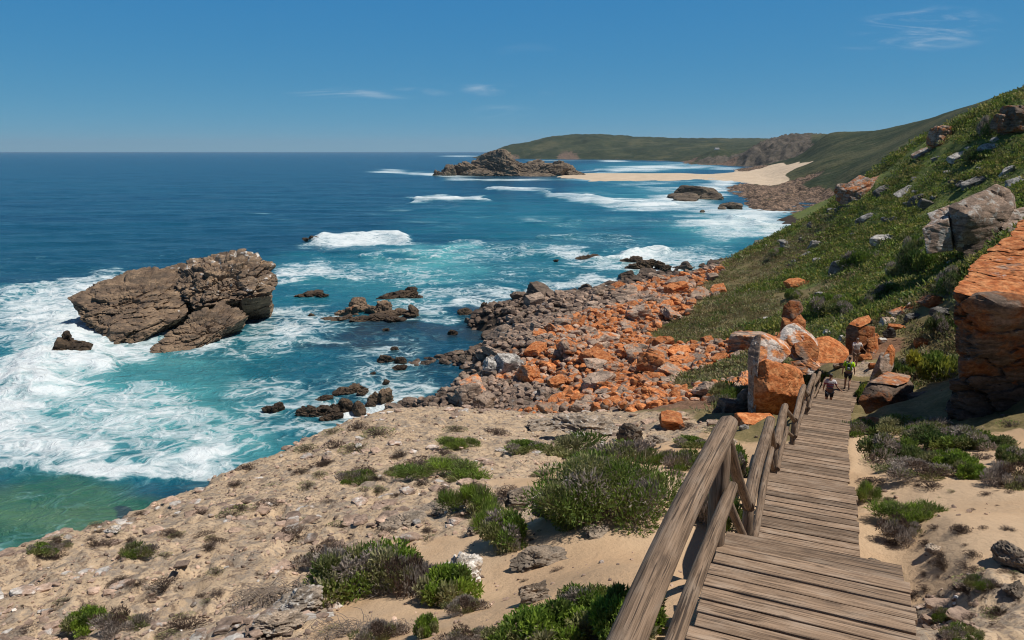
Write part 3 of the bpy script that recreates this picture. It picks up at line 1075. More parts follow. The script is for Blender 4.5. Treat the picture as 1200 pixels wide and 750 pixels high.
tag(link('sea', sm), 'blue green sea with white surf reaching the horizon', 'sea', kind='structure')

# ------------------------------------------------------------------ rocks
_ico = {}


def ico(n):
    if n not in _ico:
        bm = bmesh.new()
        bmesh.ops.create_icosphere(bm, subdivisions=n, radius=1)
        bm.verts.ensure_lookup_table()
        V = np.array([v.co[:] for v in bm.verts])
        Fc = np.array([[v.index for v in f.verts] for f in bm.faces], np.int32)
        bm.free()
        _ico[n] = (V / np.linalg.norm(V, axis=1, keepdims=True), Fc)
    return _ico[n]


def euler(rx=0, ry=0, rz=0):
    return np.array(Euler((rx, ry, rz)).to_matrix())


def cells(P, size, seed):
    """jittered blocks: a random value per block and the distance to its joint"""
    Q = P / np.array(size)
    b = np.floor(Q).astype(np.int64)
    f1 = np.full(len(P), 1e9)
    f2 = np.full(len(P), 1e9)
    val = np.zeros(len(P))
    for dx in (-1, 0, 1):
        for dy in (-1, 0, 1):
            for dz in (-1, 0, 1):
                c = b + np.array([dx, dy, dz])
                h = _hash(c[:, 0], c[:, 1], c[:, 2], seed)
                o = np.stack([(h & 255) / 255., ((h >> 8) & 255) / 255., ((h >> 16) & 255) / 255.], 1)
                d = np.abs(c + .15 + .7 * o - Q)
                d = np.maximum(d.max(1), .62 * d.sum(1))
                m = d < f1
                f2 = np.where(m, f1, np.minimum(f2, d))
                val = np.where(m, ((h >> 24) & 255) / 255., val)
                f1 = np.where(m, d, f1)
    return val, f2 - f1


def lump(size, seed, sub=4, planes=11, box=0.0, rot=(0, 0, 0), loc=(0, 0, 0), rough=.10, strata=None, sharp=30, nscale=None, blocks=None, given=None):
    """one stone: a ball cut by random planes (box: by six square faces as well), roughened, with strata ledges"""
    r = np.random.default_rng(seed)
    D, Fc = ico(sub)
    N, dd = [], []
    for i in range(planes):
        n = r.normal(size=3)
        n /= np.linalg.norm(n)
        N.append(n)
        dd.append(r.uniform(.52, .95) if not box else r.uniform(.78, 1.15))
    if box:
        for ax in range(3):
            for sg_ in (-1, 1):
                n = np.zeros(3)
                n[ax] = sg_
                n = n + r.normal(size=3) * .10
                n /= np.linalg.norm(n)
                N.append(n)
                dd.append(r.uniform(.70, .84))
    if given:
        N, dd = given
    N = np.array(N)
    dd = np.array(dd)
    pr = np.maximum(D @ N.T, 1e-3)
    q = dd / pr
    q = np.concatenate([q, np.full((len(D), 1), 2.6 if given else 1.22 if box else 1.08)], 1)
    rr = -np.log(np.exp(-sharp * np.minimum(q, 3)).sum(1)) / sharp
    S = np.array(size, float)
    P = D * rr[:, None] * S
    m = float(np.mean(S))
    ns = nscale or 1.6 / m
    nd = (D * S)
    nd /= np.linalg.norm(nd, axis=1, keepdims=True)
    so_ = r.uniform(0, 99, 3)
    disp = fbm(P * ns + so_, 5, seed, .5) * rough * m * 1.3
    disp += (fbm(P * ns * 2.2 + so_, 3, seed + 50, .5, True) - .7) * rough * m * .35
    P = P + nd * disp[:, None]
    if strata:
        th, amp, tilt = strata                       # bed thickness, ledge depth, tilt euler
        R = euler(*tilt)
        L = P @ R
        h = L[:, 2] / th + .5 * perlin(L * .5 / th * np.array([1, 1, .1]) + so_, seed)
        ledge = perlin(np.stack([np.floor(h) * 7.3, 0 * h, 0 * h], 1) + so_, seed + 3)
        fr = h - np.floor(h)
        groove = -np.exp(-((fr - .5) / .10) ** 2) * .8
        jx = L[:, 0] / (th * 2.6) + np.floor(h) * .37 + .3 * perlin(L / th + so_, seed + 4)
        joint = -np.exp(-(((jx - np.floor(jx)) - .5) / .06) ** 2) * .7
        P = P + (nd @ R * (amp * (ledge * 1.3 + groove + joint))[:, None] * np.array([1, 1, .35])) @ R.T
    if blocks:
        bs, bamp, btilt = blocks
        R = euler(*btilt)
        val, ed = cells(P @ R + so_ + .25 * bs[0] * np.stack([perlin(P / bs[0] + i_ * 9.1, seed + i_) for i_ in range(3)], 1), bs, seed)
        v2_, e2_ = cells(P @ R + so_ * 1.7, tuple(q_ * .42 for q_ in bs), seed + 9)
        P = P + nd * ((val - .6) * 2 * bamp - bamp * .9 * np.exp(-(ed / .10) ** 2) + (v2_ - .5) * .75 * bamp - bamp * .30 * np.exp(-(e2_ / .10) ** 2))[:, None]
    P = P @ euler(*rot).T + np.array(loc)
    return P, Fc


def hull(pts, thick, seed, shrink=.85, down=.0, **kw):
    """a stone with the given visible corners (points of space) and a body reaching back by thick metres"""
    A = np.array(pts, float)
    m = A.mean(0)
    B = m + (A - m) * shrink + np.array([thick * m[0] / m[1] * (1.25 if m[0] > 0 else 1), thick, thick * m[2] / m[1] * .5 - down])
    Q = np.concatenate([A, B])
    c = (Q.max(0) + Q.min(0)) / 2
    S = (Q.max(0) - Q.min(0)) / 2
    bm = bmesh.new()
    for q in (Q - c) / S:
        bm.verts.new(q)
    r_ = bmesh.ops.convex_hull(bm, input=bm.verts[:])
    bm.normal_update()
    N, dd = [], []
    for f_ in bm.faces:
        n = np.array(f_.normal)
        d = float(n @ np.array(f_.verts[0].co))
        if d < 0:
            n, d = -n, -d
        if f_.calc_area() > 1e-5:
            N.append(n)
            dd.append(max(d, .05))
    bm.free()
    kw.setdefault('sharp', 70)
    return lump(S, seed, kw.pop('sub', 6), 0, loc=c, given=(N, dd), **kw)


def union(parts):
    V, Fc, n = [], [], 0
    for P, f_ in parts:
        V.append(P)
        Fc.append(f_ + n)
        n += len(P)
    return np.concatenate(V), np.concatenate(Fc)


def smooth_by_angle(me, ang):
    me.set_sharp_from_angle(angle=ang)


def rock_mesh(name, parts, mat, ang=None):
    me = mesh_np(name, *union(parts), mat)
    if ang:
        smooth_by_angle(me, ang)
    return me


def rock(name, me, label, loc, scale=(1, 1, 1), rot=(0, 0, 0), color=(.3, 1, .3), group=None, cat='rock', mat=None):
    o = link(name, me, None, loc)
    o.scale = scale
    o.rotation_euler = rot
    o.color = (*color, 1)
    if mat:
        o.material_slots[0].link = 'OBJECT'
        o.material_slots[0].material = mat
    return tag(o, label, cat, group)


# stones used again and again: eight rounded, eight angular, four slabby
CLEAR = []          # (x, y, radius) of stones on the slope that the scrub leaves free
STONES = [rock_mesh('boulder', [lump((1, .85, .7), 100 + i, 5, 14, rough=.07, sharp=45, blocks=((.8, .8, .5), .045, (.2, .3, .1)))], M['boulder'], rad(30)) for i in range(7)]
STONES += [rock_mesh('boulder', [lump((1, .8, .62), 130 + i, 5, 7, box=1, rough=.05, sharp=60, blocks=((.9, .7, .45), .05, (.1, .2, .3)))], M['boulder'], rad(28)) for i in range(7)]
STONES += [rock_mesh('boulder', [lump((1.15, .85, .42), 160 + i, 5, 8, box=1, rough=.05, sharp=60, blocks=((.9, .7, .22), .05, (.12, .1, 0)))], M['boulder'], rad(28)) for i in range(6)]

# --- boulder field: candidates thrown over the shore, the largest ones in the picture become things
FIELD = []
tries = rng.uniform(size=(42000, 2))
ty = 42 * (196 / 42.0) ** tries[:, 0]
tpx = 380 + 540 * tries[:, 1]
tx = (tpx - 600) / F * 1.02 * ty
tw = classes(tx, ty)
tz = H(tx, ty, tw)
rockw = tw[:, 4] + tw[:, 5] + tw[:, 6]
occupied = []
cell = {}
for i in range(len(tx)):
    x, y, z = tx[i], ty[i], tz[i]
    if rockw[i] < .42 + .3 * random.random() or z < SEA - .5:
        continue
    wetw, gryw, orgw = tw[i, 6], tw[i, 5], tw[i, 4]
    r = min(2.5, .30 + random.expovariate(1 / .42)) * (1.0 if y < 70 else 1.0 + (y - 70) / 260)
    if wetw > .4:
        r *= 1.15
    if z < SEA + .3 and random.random() < .6:
        continue
    ok = True
    cx_, cy_ = int(x // 4), int(y // 4)
    for ax in (-1, 0, 1):
        for ay in (-1, 0, 1):
            for (qx, qy, qr) in cell.get((cx_ + ax, cy_ + ay), ()):
                if (qx - x) ** 2 + (qy - y) ** 2 < (.72 * (qr + r)) ** 2:
                    ok = False
                    break
    if not ok:
        continue
    if path_info(np.array([x]), np.array([y]))[0][0] < 1.6 + r:
        continue
    cell.setdefault((cx_, cy_), []).append((x, y, r))
    c_ = depth(x, y, z)
    FIELD.append((r * F / c_, x, y, z, r, orgw, gryw, wetw))
FIELD.sort(key=lambda t: -t[0])


def pixel(x, y, z):
    c_ = depth(x, y, z)
    return 600 + F * x / c_, 375 - F * (z * CT + y * ST) / c_


LAND = [  # landmark points of the boulder field in the photograph
    (440, 480, 'beside the brown tidal pool'), (480, 440, 'at the foam edge below pale boulders'), (510, 400, 'on the dark shore facing the golden reef'),
    (560, 375, 'on the wet point opposite the golden reef'), (540, 465, 'around the big pale boulders'), (580, 440, 'beside the big grey outcrop'), (600, 400, 'in grey rubble behind the pale outcrop'),
    (640, 360, 'in the brown rubble near the far waterline'), (700, 345, 'along the far waterline'), (760, 335, 'where the far shore meets the olive slope'), (640, 430, 'between grey rubble and orange field'),
    (700, 390, 'in the far part of the orange field'), (700, 430, 'in the middle of the orange field'), (700, 470, 'above the limestone ridge'), (780, 390, 'just under the olive slope'),
    (780, 430, 'in the densest orange rubble'), (790, 470, 'in the orange field corner nearest the stairs'), (840, 420, 'in orange rubble left of the split boulder'), (850, 460, 'at the foot of the tall split boulder'), (620, 470, 'along the sandy plateau edge'), (830, 360, 'scattered on the lower olive slope')]


def place_words(px, py):
    return min(LAND, key=lambda t: (t[0] - px) ** 2 + 2.2 * (t[1] - py) ** 2)[2]


def stone_look(orgw, gryw, wetw, z):
    """lichen, brightness, white patches and words for the colour"""
    t = orgw + random.uniform(-.36, .30)
    if z < SEA + 1.5 + random.uniform(-.4, .4):
        return (.0, random.uniform(.28, .45), .0), 'dark wet'
    if wetw > .5:
        return (.08, random.uniform(.45, .75), .1), 'dark brown'
    if t > .47:
        l_ = random.choice((.85, .72, .65, .58, .5, .42, .3))
        return (l_, random.uniform(.9, 1.3), .35), 'bright orange' if l_ > .65 else 'rust and tan'
    if t > .3:
        return (random.uniform(.2, .5), random.uniform(.85, 1.15), .4), 'pinkish tan'
    return (random.uniform(.05, .3), random.uniform(.65, 1.05), random.uniform(.2, .55)), 'grey brown'


NB = 285
for k, (sz, x, y, z, r, ow, gw, ww_) in enumerate(FIELD[:NB]):
    col, word = stone_look(ow, gw, ww_, z)
    px, py = pixel(x, y, z)
    idx_ = random.choice((*range(7), *range(7, 20), *range(7, 20)))
    form = 'rounded' if idx_ < 7 else 'angular' if idx_ < 14 else 'slabby'
    big = 'large' if r > 1.7 else 'medium' if r > 1.1 else 'small'
    pw = place_words(px, py)
    rock('boulder', STONES[idx_], '%s %s %s boulder %s' % (big, form, word, pw), (x, y, z + r * random.uniform(.18, .42)), (r, r, r * random.uniform(.65, 1.05)),
         (random.uniform(-.4, .4), random.uniform(-.4, .4), random.uniform(0, 6.28)), col, '%s boulders %s' % (word, pw), 'boulder')
# the remaining small stones as one mass
parts, cols = [], []
LOW = [lump((1, .85, .6), 300 + i, 3, 8, box=i % 2, rough=.07, sharp=60) for i in range(10)]
for k, (sz, x, y, z, r, ow, gw, ww_) in enumerate(FIELD[NB:6000]):
    P, Fc = LOW[k % 10]
    col, word = stone_look(ow, gw, ww_, z)
    R = euler(random.uniform(-.5, .5), random.uniform(-.5, .5), random.uniform(0, 6.28))
    parts.append((P * r @ R.T + np.array([x, y, z + r * .3]), Fc))
    cols.append(np.tile(np.array(col), (len(P), 1)))
# small filler stones between them
nf = 0
for i in rng.permutation(len(tx))[:26000]:
    if nf > 5200 or rockw[i] < .5 or tz[i] < SEA - .1:
        continue
    x, y = tx[i] + random.uniform(-1, 1), ty[i] + random.uniform(-1, 1)
    r = random.uniform(.16, .42) * (.7 + y / 130)
    P, Fc = LOW[(i * 7) % 10]
    col, word = stone_look(tw[i, 4], tw[i, 5], tw[i, 6], tz[i])
    R = euler(random.uniform(-.5, .5), random.uniform(-.5, .5), random.uniform(0, 6.28))
    parts.append((P * r @ R.T + np.array([x, y, tz[i] + r * .3]), Fc))
    cols.append(np.tile(np.array(col), (len(P), 1)))
    nf += 1
rm = mesh_np('boulder_rubble', *union(parts), M['rubble'], cols=np.concatenate(cols))
smooth_by_angle(rm, rad(24))
tag(link('boulder_rubble', rm), 'loose orange and grey rubble between the shore boulders', 'rubble', kind='stuff')

# --- the big rocks in the sea, left
MS = M['sea_rock']


def sea_rock(name, parts, label, color, cat='rock', mat=None, ang=38, group=None):
    me = rock_mesh(name, parts, mat or MS, rad(32))
    o = link(name, me)
    o.color = (*color, 1)
    return tag(o, label, cat, group)


def P3(px, py, Y):
    return np.array(at(px, py, Y))


TL = (.32, -.42, .1)
parts = []


def slab(px, py, Y, size, rot, seed, th=1.5, amp=.36, planes=8, sub=7, box=1, rough=.06):
    parts.append(lump(size, seed, sub, planes, box=box, rot=rot, loc=P3(px, py, Y), rough=rough, strata=(th * .9, amp * .55, (.30, -.25, .2)), nscale=.5, sharp=60, blocks=((th * 2.6, th * 2.0, th * .85), amp * 1.15, (.30, -.25, .2))))


BT = (.30, -.25, .2)


def shore(px, py, dz=-1.2):
    x, y, z = on_sea(px, py)
    return (x, y - .6, z + dz)


looks = []


def shell(pts, thick, seed, bs, bamp, look=(.10, 1.15, .36), **kw):
    looks.append(look)
    parts.append(hull(pts, thick, seed, sub=7, rough=.05, nscale=.5, down=5, blocks=(bs, bamp, BT), strata=(bs[2] * .9, bamp * .35, BT), **kw))


S_ = shore
shell([at(78, 347, 127), at(106, 332, 131), at(130, 322, 135), at(166, 312, 138), at(210, 310, 138), at(224, 350, 130), at(224, 366, 122), at(188, 376, 118), S_(186, 386), at(160, 384, 115), S_(160, 391), S_(152, 401), at(150, 388, 114.5), S_(132, 402), at(126, 384, 116), S_(113, 386)], 10, 701, (5.0, 3.6, 1.3), .62)
shell([at(208, 316, 136), at(217, 304, 137), at(246, 297, 138), at(276, 293, 138), at(300, 293, 137), at(316, 302, 135), at(327, 326, 131), at(321, 340, 128), at(300, 346, 126), at(262, 354, 123), S_(246, 366), at(224, 362, 121), at(212, 344, 126), at(232, 326, 126), at(290, 318, 130)], 9, 703, (3.2, 2.8, 1.4), .72, (.08, 1.3, .46))
shell([at(168, 322, 137), at(196, 312, 138), at(226, 306, 138), at(246, 318, 134), at(236, 348, 127), at(190, 352, 127)], 8, 711, (3.4, 2.8, 1.4), .55, (.10, 1.2, .45))
shell([S_(177, 415), S_(205, 412), S_(247, 400), S_(282, 386), at(292, 368, 119), at(264, 349, 123), at(222, 370, 118), at(196, 388, 113.5), at(174, 408, 109)], 7, 706, (3.4, 2.4, 1.0), .48)
shell([S_(276, 366), at(282, 350, 124), at(318, 345, 126), S_(322, 357), S_(300, 364)], 5, 708, (2.4, 2.0, 1.0), .30)
for i, (px, py) in enumerate(((250, 309), (262, 303), (275, 303), (288, 300), (298, 303), (308, 312), (284, 306), (240, 318))):
    parts.append(lump((1.5, 1.5, 1.2), 720 + i, 4, 9, box=1, rot=(.1 * i, .2, i), loc=P3(px, py + 2, 136), rough=.12))
looks += [(.05, 1.45, .62)] * (len(parts) - len(looks))
me = mesh_np('sea_rock', *union(parts), M['sea_rock_parts'], cols=np.concatenate([np.tile(np.array(l_), (len(p_[0]), 1)) for l_, p_ in zip(looks, parts)]))
smooth_by_angle(me, rad(32))
tag(link('sea_rock', me), 'big brown layered rock island standing in the surf with paler top', 'rock')
parts = []
slab(84, 413, 107, (2.7, 2.2, 2.6), (.1, .25, .2), 740, .8, .25, sub=5)
slab(71, 416, 107, (1.3, 1.3, 1.7), (.1, -.4, .2), 741, .7, .2, sub=5)
slab(80, 397, 107.5, (.8, .8, 1.3), (.1, -.2, .2), 742, .7, .2, sub=5)
slab(95, 414, 107, (1.5, 1.6, 1.9), (.1, .3, .2), 743, .7, .2, sub=5)
sea_rock('sea_rock', parts, 'small jagged dark brown rock in white surf left of the big rock island', (.0, .55, .1))

# low rocks awash: px, waterline py, width px, height px, lichen, brightness, label
for (px, py, wp, hp, li, br, wh, lab) in (
        (365, 348, 34, 6, 0, .55, 0, 'flat oval dark rock lying alone right of the big rock island'),
        (404, 372, 30, 15, .25, 1.3, .1, 'golden brown rock forming left hump of the low reef'),
        (420, 366, 24, 18, .25, 1.4, .1, 'tallest golden brown hump of the low reef'),
        (443, 369, 30, 17, .2, 1.35, .1, 'golden brown rock forming right hump of the low reef'),
        (465, 372, 44, 8, 0, .6, 0, 'dark wet shelf at the right end of the golden reef'), (484, 371, 16, 14, 0, .6, .1, 'small dark knob at the far right tip of the golden reef'),
        (400, 378, 40, 7, .1, .7, 0, 'low brown ledge at the foot of the golden reef'), (440, 378, 60, 6, 0, .55, 0, 'long dark wet ledge in front of the golden reef'),
        (472, 350, 40, 8, 0, .4, .2, 'black rock shelf behind the golden reef'), (482, 345, 16, 9, 0, .4, .2, 'black knob on the shelf behind the golden reef'), (452, 352, 24, 5, 0, .4, .1, 'thin black ledge left of the black shelf behind the reef'),
        (364, 372, 12, 6, .1, .7, 0, 'tiny brown rock between the rock island and the golden reef'),
        (368, 281, 14, 6, 0, .4, .2, 'dark rock at the left end of the offshore breaker'), (358, 282, 10, 4, 0, .4, .2, 'tiny black rock left of the offshore breaker'),
        (318, 484, 26, 11, 0, .45, 0, 'single dark rounded rock in surf off the sandy cliff'),
        (356, 488, 22, 11, 0, .42, .1, 'dark rock at left end of the surf cluster off the cliff'), (376, 489, 34, 14, .02, .5, .1, 'widest dark rock in the surf cluster off the cliff'), (398, 484, 28, 17, .02, .52, .1, 'rounded brown rock at right of the surf cluster off the cliff'), (420, 485, 18, 14, 0, .45, .1, 'pointed dark rock at right end of the surf cluster off the cliff'), (388, 493, 26, 8, 0, .4, 0, 'low dark rock in front of the surf cluster off the cliff'), (362, 481, 16, 6, 0, .4, 0, 'small dark rock behind the surf cluster off the cliff'),
        (378, 469, 22, 6, 0, .4, 0, 'flat dark rock in the foam above the surf cluster'), (412, 462, 34, 9, 0, .42, .1, 'dark jagged rock awash midway to the shore'), (424, 458, 16, 6, 0, .42, .1, 'small jagged rock behind the awash dark rock'), (396, 463, 14, 5, 0, .4, 0, 'low black rock left of the awash dark rock'),
        (450, 425, 22, 9, 0, .55, .3, 'grey smooth rock awash near the brown shore'), (468, 427, 18, 8, 0, .42, 0, 'dark boulder awash beside the grey smooth rock'), (462, 412, 16, 6, 0, .4, 0, 'black rock awash behind the grey smooth rock'), (437, 440, 8, 4, 0, .4, 0, 'tiny black rock in foam left of the brown shore'), (468, 434, 20, 6, 0, .4, 0, 'low dark boulder awash in front of the grey smooth rock'), (452, 450, 10, 5, 0, .4, 0, 'small black stone in foam near the tidal pool'),
        (446, 474, 30, 18, .05, .75, .2, 'brown boulder at the surf edge left of the tidal pool'), (432, 478, 16, 9, 0, .45, .1, 'dark boulder awash left of the tidal pool'), (468, 486, 32, 16, .05, .7, .2, 'brown boulder in front of the tidal pool'),
        (545, 369, 18, 8, .05, .6, 0, 'brown rock awash off the wet point'), (568, 363, 16, 8, .05, .6, 0, 'second brown rock awash off the wet point, nearer shore'), (530, 392, 12, 5, 0, .4, 0, 'small dark rock in the calm channel'), (452, 388, 10, 3, 0, .4, 0, 'tiny rock in the calm channel before the reef'),
        (690, 303, 30, 4, 0, .45, .1, 'thin dark rock in front of the curling breaker'), (742, 307, 26, 7, .05, .55, 0, 'dark rock left of the ragged reef by the far shore'), (760, 314, 38, 11, .05, .55, 0, 'long ragged brown reef by the far shore'), (780, 318, 20, 7, .02, .4, 0, 'black rock at the right end of the ragged reef'), (741, 314, 8, 3, 0, .4, 0, 'tiny black rock in front of the ragged reef'),
        (652, 307, 8, 3, 0, .4, 0, 'speck of dark rock far out before the curling breaker')):
    x, y, z = on_sea(px, py)
    c_ = depth(x, y, z)
    a_ = wp / F * c_ / 2
    h_ = hp / F * c_
    sd_ = (px * 31 + py * 17) % 9973
    n_ = 1 + (wp > 24) + (wp > 32)
    ps = []
    for q_ in range(n_):
        off = (q_ - (n_ - 1) / 2) * a_ * .75
        s_ = 1.0 if n_ == 1 else .72
        hh = h_ * (1 if q_ == n_ // 2 else .7)
        ps.append(lump((a_ * s_, max(a_ * .6, hh * .7) * s_, hh * .72), sd_ + q_, 5, 9, box=q_ % 2, rot=(.1, .12 * (q_ - 1), q_ * .7), loc=(off, a_ * .25 * (q_ % 2), hh * .25), rough=.13, strata=(max(.35, hh * .35), .06 * a_, (.3, .25, .2)), sharp=50, blocks=((a_ * .6, a_ * .5, hh * .4), .09 * a_, (.2, .2, 0))))
    me = rock_mesh('sea_rock', ps, MS, rad(40))
    rock('sea_rock', me, lab, (x, y + a_ * .3, SEA), color=(li, br, wh), cat='rock')

# --- the island by the sand spit and the rocks off the point
parts = []
Yi = 930
HI = .90
for i, (px, top, wpx, lean) in enumerate(((526, 194, 26, 0), (545, 186, 36, .1), (566, 179, 44, .05), (585, 177, 44, 0), (602, 180, 44, -.05), (620, 187, 40, -.1), (640, 187, 34, 0), (652, 184, 30, .05), (664, 191, 28, -.1), (676, 200, 20, -.2), (610, 196, 60, 0), (560, 195, 60, 0), (515, 199, 10, 0))):
    b_ = P3(px, 207, Yi)
    t_ = P3(px, top, Yi)
    hgt = (t_[2] - SEA) * HI
    wd = wpx / F * Yi * .5
    parts.append(lump((wd * 1.15, wd * 1.5, hgt * 1.02), 800 + i, 6, 12, rot=(.0, lean, i * .4), loc=(b_[0], Yi + (i % 3) * 12, SEA + hgt * .10), rough=.09, strata=(6, 1.2, (.25, .5, .2)), nscale=.055, sharp=30, blocks=((11, 9, 5), 1.2, (.25, .5, .2))))
sea_rock('rocky_island', parts, 'large dark rocky island beside the sand spit on the horizon', (.03, .85, .30), 'island', M['far_rock'], 45)
for (specs, lab) in ((((806, 233, 34, 7), (820, 231, 38, 13), (834, 234, 26, 9), (812, 236, 34, 5)), 'long brown rock islet in the surf off the rocky point'), (((858, 243, 20, 8), (864, 245, 18, 6), (848, 245, 10, 3)), 'smaller brown rock islet nearer the rocky point'), (((824, 249, 6, 3),), 'tiny dark rock between breakers in front of the islets')):
    parts = []
    for i, (px, py, wp, hp) in enumerate(specs):
        x, y, z = on_sea(px, py)
        a_ = wp / F * y / 2
        h_ = hp / F * y
        parts.append(lump((a_ * 1.1, a_ * 1.3, h_ * .9), 840 + i + px, 5, 10, rot=(0, 0, i), loc=(x, y + a_, SEA + h_ * .15), rough=.2, strata=(2.2, .6, (.2, .3, 0)), nscale=.12))
    sea_rock('islet', parts, lab, (.05, .9, .15), 'rock', M['far_rock'], 45)


# --- boulders and outcrops that stand out, by the stairs and on the hillside
def hero(name, px, py, Y, pieces, label, color, mat='boulder', cat='rock', ang=42, sink=.15, group=None):
    """pieces: (dx px, bottom dy px, width px, height px, depth ratio, rot, seed, box[, strata]) about the ground point under (px, py) at Y"""
    a, b = ray(px, py)
    x0, z0 = a * Y, b * Y
    zg = float(H([x0], [Y])[0])
    c_ = depth(x0, Y, z0)
    parts = []
    for pc in pieces:
        dx, dy, wp, hp, dr, rot, seed, box = pc[:8]
        strata = pc[8] if len(pc) > 8 else None
        w2, h2 = wp / F * c_ / 2, hp / F * c_ / 2
        parts.append(lump((w2 * 1.12, w2 * dr, h2 * 1.12), seed, 5, 10, box=box, rot=rot, loc=(dx / F * c_, dy / F * c_ * -.15, -dy / F * c_ + h2), rough=.05, strata=strata, sharp=60, blocks=((w2 * .9, w2 * .8, h2 * .5), min(w2, h2) * .06, (.15, .2, .1))))
    wm_ = max(p_[2] for p_ in pieces) / F * c_ / 2
    CLEAR.append((x0, Y - wm_ * .5, wm_ * (1.2 if Y < 90 else .8)))
    me = rock_mesh(name, parts, M[mat], rad(30))
    o = link(name, me, None, (x0, Y, min(z0, zg + .25) if abs(z0 - zg) > .25 else z0))
    o.location.z -= sink
    o.color = (*color, 1)
    return tag(o, label, cat, group)


def hull_rock(name, specs, label, cat='rock', group=None):
    """specs: (corner points (px, py, Y), thickness, seed, look)"""
    parts, cols = [], []
    for pts, thick, seed, look in specs:
        P = [at(*q) for q in pts]
        sz = max(np.ptp(np.array(P), axis=0))
        pv = hull(P, thick, seed, sub=6, rough=.035, nscale=2.2 / sz, blocks=((sz * .45, sz * .4, sz * .22), sz * .014, (.2, .3, .1)))
        parts.append(pv)
        cols.append(np.tile(np.array(look), (len(pv[0]), 1)))
        m = np.mean(P, axis=0)
        CLEAR.append((m[0], m[1], sz * .55))
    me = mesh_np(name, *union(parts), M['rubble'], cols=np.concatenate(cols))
    smooth_by_angle(me, rad(28))
    return tag(link(name, me), label, cat, group)


hull_rock('split_boulder', (
    ([(884, 426, 31.2), (897, 420, 30.9), (930, 431, 31.3), (940, 437, 31.6), (947, 468, 31.2), (900, 458, 30.2), (884, 462, 30.6), (934, 490, 31.8), (905, 494, 31.3), (880, 494, 31.4)], 1.9, 901, (.90, 1.0, .30)),
    ([(884, 402, 31.6), (893, 392, 31.8), (906, 402, 31.7), (921, 405, 32.0), (927, 414, 31.9), (917, 425, 31.5), (890, 427, 31.1)], 1.6, 902, (.62, 1.15, .62)),
    ([(876, 412, 31.7), (883, 394, 31.9), (892, 391, 31.7), (888, 430, 30.9), (888, 462, 30.7), (884, 494, 31.0), (876, 494, 31.6)], 1.8, 903, (.05, .80, .55))), 'tall orange split boulder with grey left edge beside the stair rail', 'boulder')
hull_rock('pinnacle_rock', (([(910, 404, 38.6), (916, 372, 38.8), (920, 380, 38.3), (944, 378, 38.6), (942, 404, 38.4), (934, 366, 38.8)], 1.5, 911, (.75, .75, .2)), ([(915, 372, 38.9), (918, 358, 39), (925, 352, 39), (937, 354, 39), (941, 366, 39), (930, 374, 38.4)], 1.4, 912, (.55, .48, .15))), 'dark rust coloured pinnacle rock rising behind the split boulder')
hull_rock('leaning_rock', (([(906, 398, 36.6), (921, 380, 37), (930, 378, 37), (949, 393, 36.4), (959, 405, 36.2), (958, 422, 36), (935, 424, 35.7), (914, 414, 36), (925, 396, 36.2)], 1.7, 921, (.62, 1.15, .66)), ([(930, 402, 36.0), (950, 398, 36.2), (960, 408, 36), (958, 424, 35.7), (944, 424, 35.4), (932, 414, 35.6)], 1.4, 922, (.60, .70, .35)), ([(926, 424, 35.6), (950, 420, 35.4), (962, 430, 35.2), (950, 440, 35), (930, 440, 35.2)], 1.2, 923, (.66, 1.1, .5))), 'white and orange leaning rock between split boulder and hikers')
hull_rock('slab_rock', (([(953, 397, 38.8), (966, 395, 38.9), (982, 404, 38.6), (995, 416, 38.2), (988, 426, 37.8), (958, 426, 37.6), (952, 410, 38.2)], 1.8, 931, (.98, 1.1, .2)),), 'smooth bright orange slab sloping towards the green shirted hiker')
hull_rock('rust_rock', (([(989, 424, 44), (991, 384, 44.4), (998, 376, 44.8), (1006, 380, 44.0), (1025, 384, 44.6), (1024, 424, 44.0), (1008, 424, 43.6)], 1.6, 941, (.62, .50, .12)), ([(994, 380, 44.4), (1000, 375, 44.6), (1016, 371, 44.8), (1020, 378, 44.4), (1008, 384, 43.8)], 1.5, 942, (.92, 1.0, .15)), ([(1012, 424, 43.2), (1018, 396, 43.6), (1026, 394, 43.6), (1028, 412, 43.3), (1022, 426, 43)], 1.2, 943, (.70, 1.0, .5))), 'rusty upright rock directly behind the farthest hiker')
hull_rock('patchy_rock', (([(1018, 446, 35.9), (1024, 430, 36.0), (1032, 413, 36.2), (1043, 413, 36.2), (1046, 432, 35.9), (1040, 446, 35.6), (1031, 432, 35.5)], 1.4, 951, (.42, .85, .6)), ([(1034, 418, 36), (1042, 404, 36.3), (1047, 412, 36.2), (1045, 430, 35.9)], 1.0, 952, (.85, 1.1, .4))), 'grey rock with white and orange patches right of the far path')
hull_rock('low_dark_rock', (([(1004, 470, 29.6), (1017, 446, 30.3), (1031, 442, 30.4), (1062, 447, 30.2), (1071, 460, 29.9), (1056, 488, 29.0), (1017, 490, 29.2), (1036, 462, 29.1)], 2.0, 961, (.42, .40, .36)), ([(1018, 448, 30), (1031, 441, 30.3), (1066, 447, 30.2), (1052, 452, 29.6)], 1.8, 962, (.60, .85, .5))), 'low broad blackish rock with rust stains beside the stairs')
hero('grey_rock', 1084, 484, 29.5, ((0, 0, 46, 28, .7, (.05, -.1, .1), 971, 1), (14, 0, 24, 24, .9, (0, 0, 0), 972, 1)), 'grey rock between the low dark rock and the orange cliff', (.15, .75, .35))
hero('dark_rock', 857, 490, 33.5, ((0, 0, 36, 28, .8, (.1, .1, .1), 981, 1), (14, -2, 22, 34, .9, (0, .2, .4), 982, 0), (-14, 0, 16, 16, .9, (0, 0, 0), 983, 0)), 'dark grey lichened rock left of the split boulder base', (.30, .50, .45))
hero('flat_orange_rock', 888, 497, 29, ((0, 0, 50, 13, .9, (.1, .06, 0), 991, 1),), 'low flat orange rock in front of the split boulder', (.92, 1.0, .2))
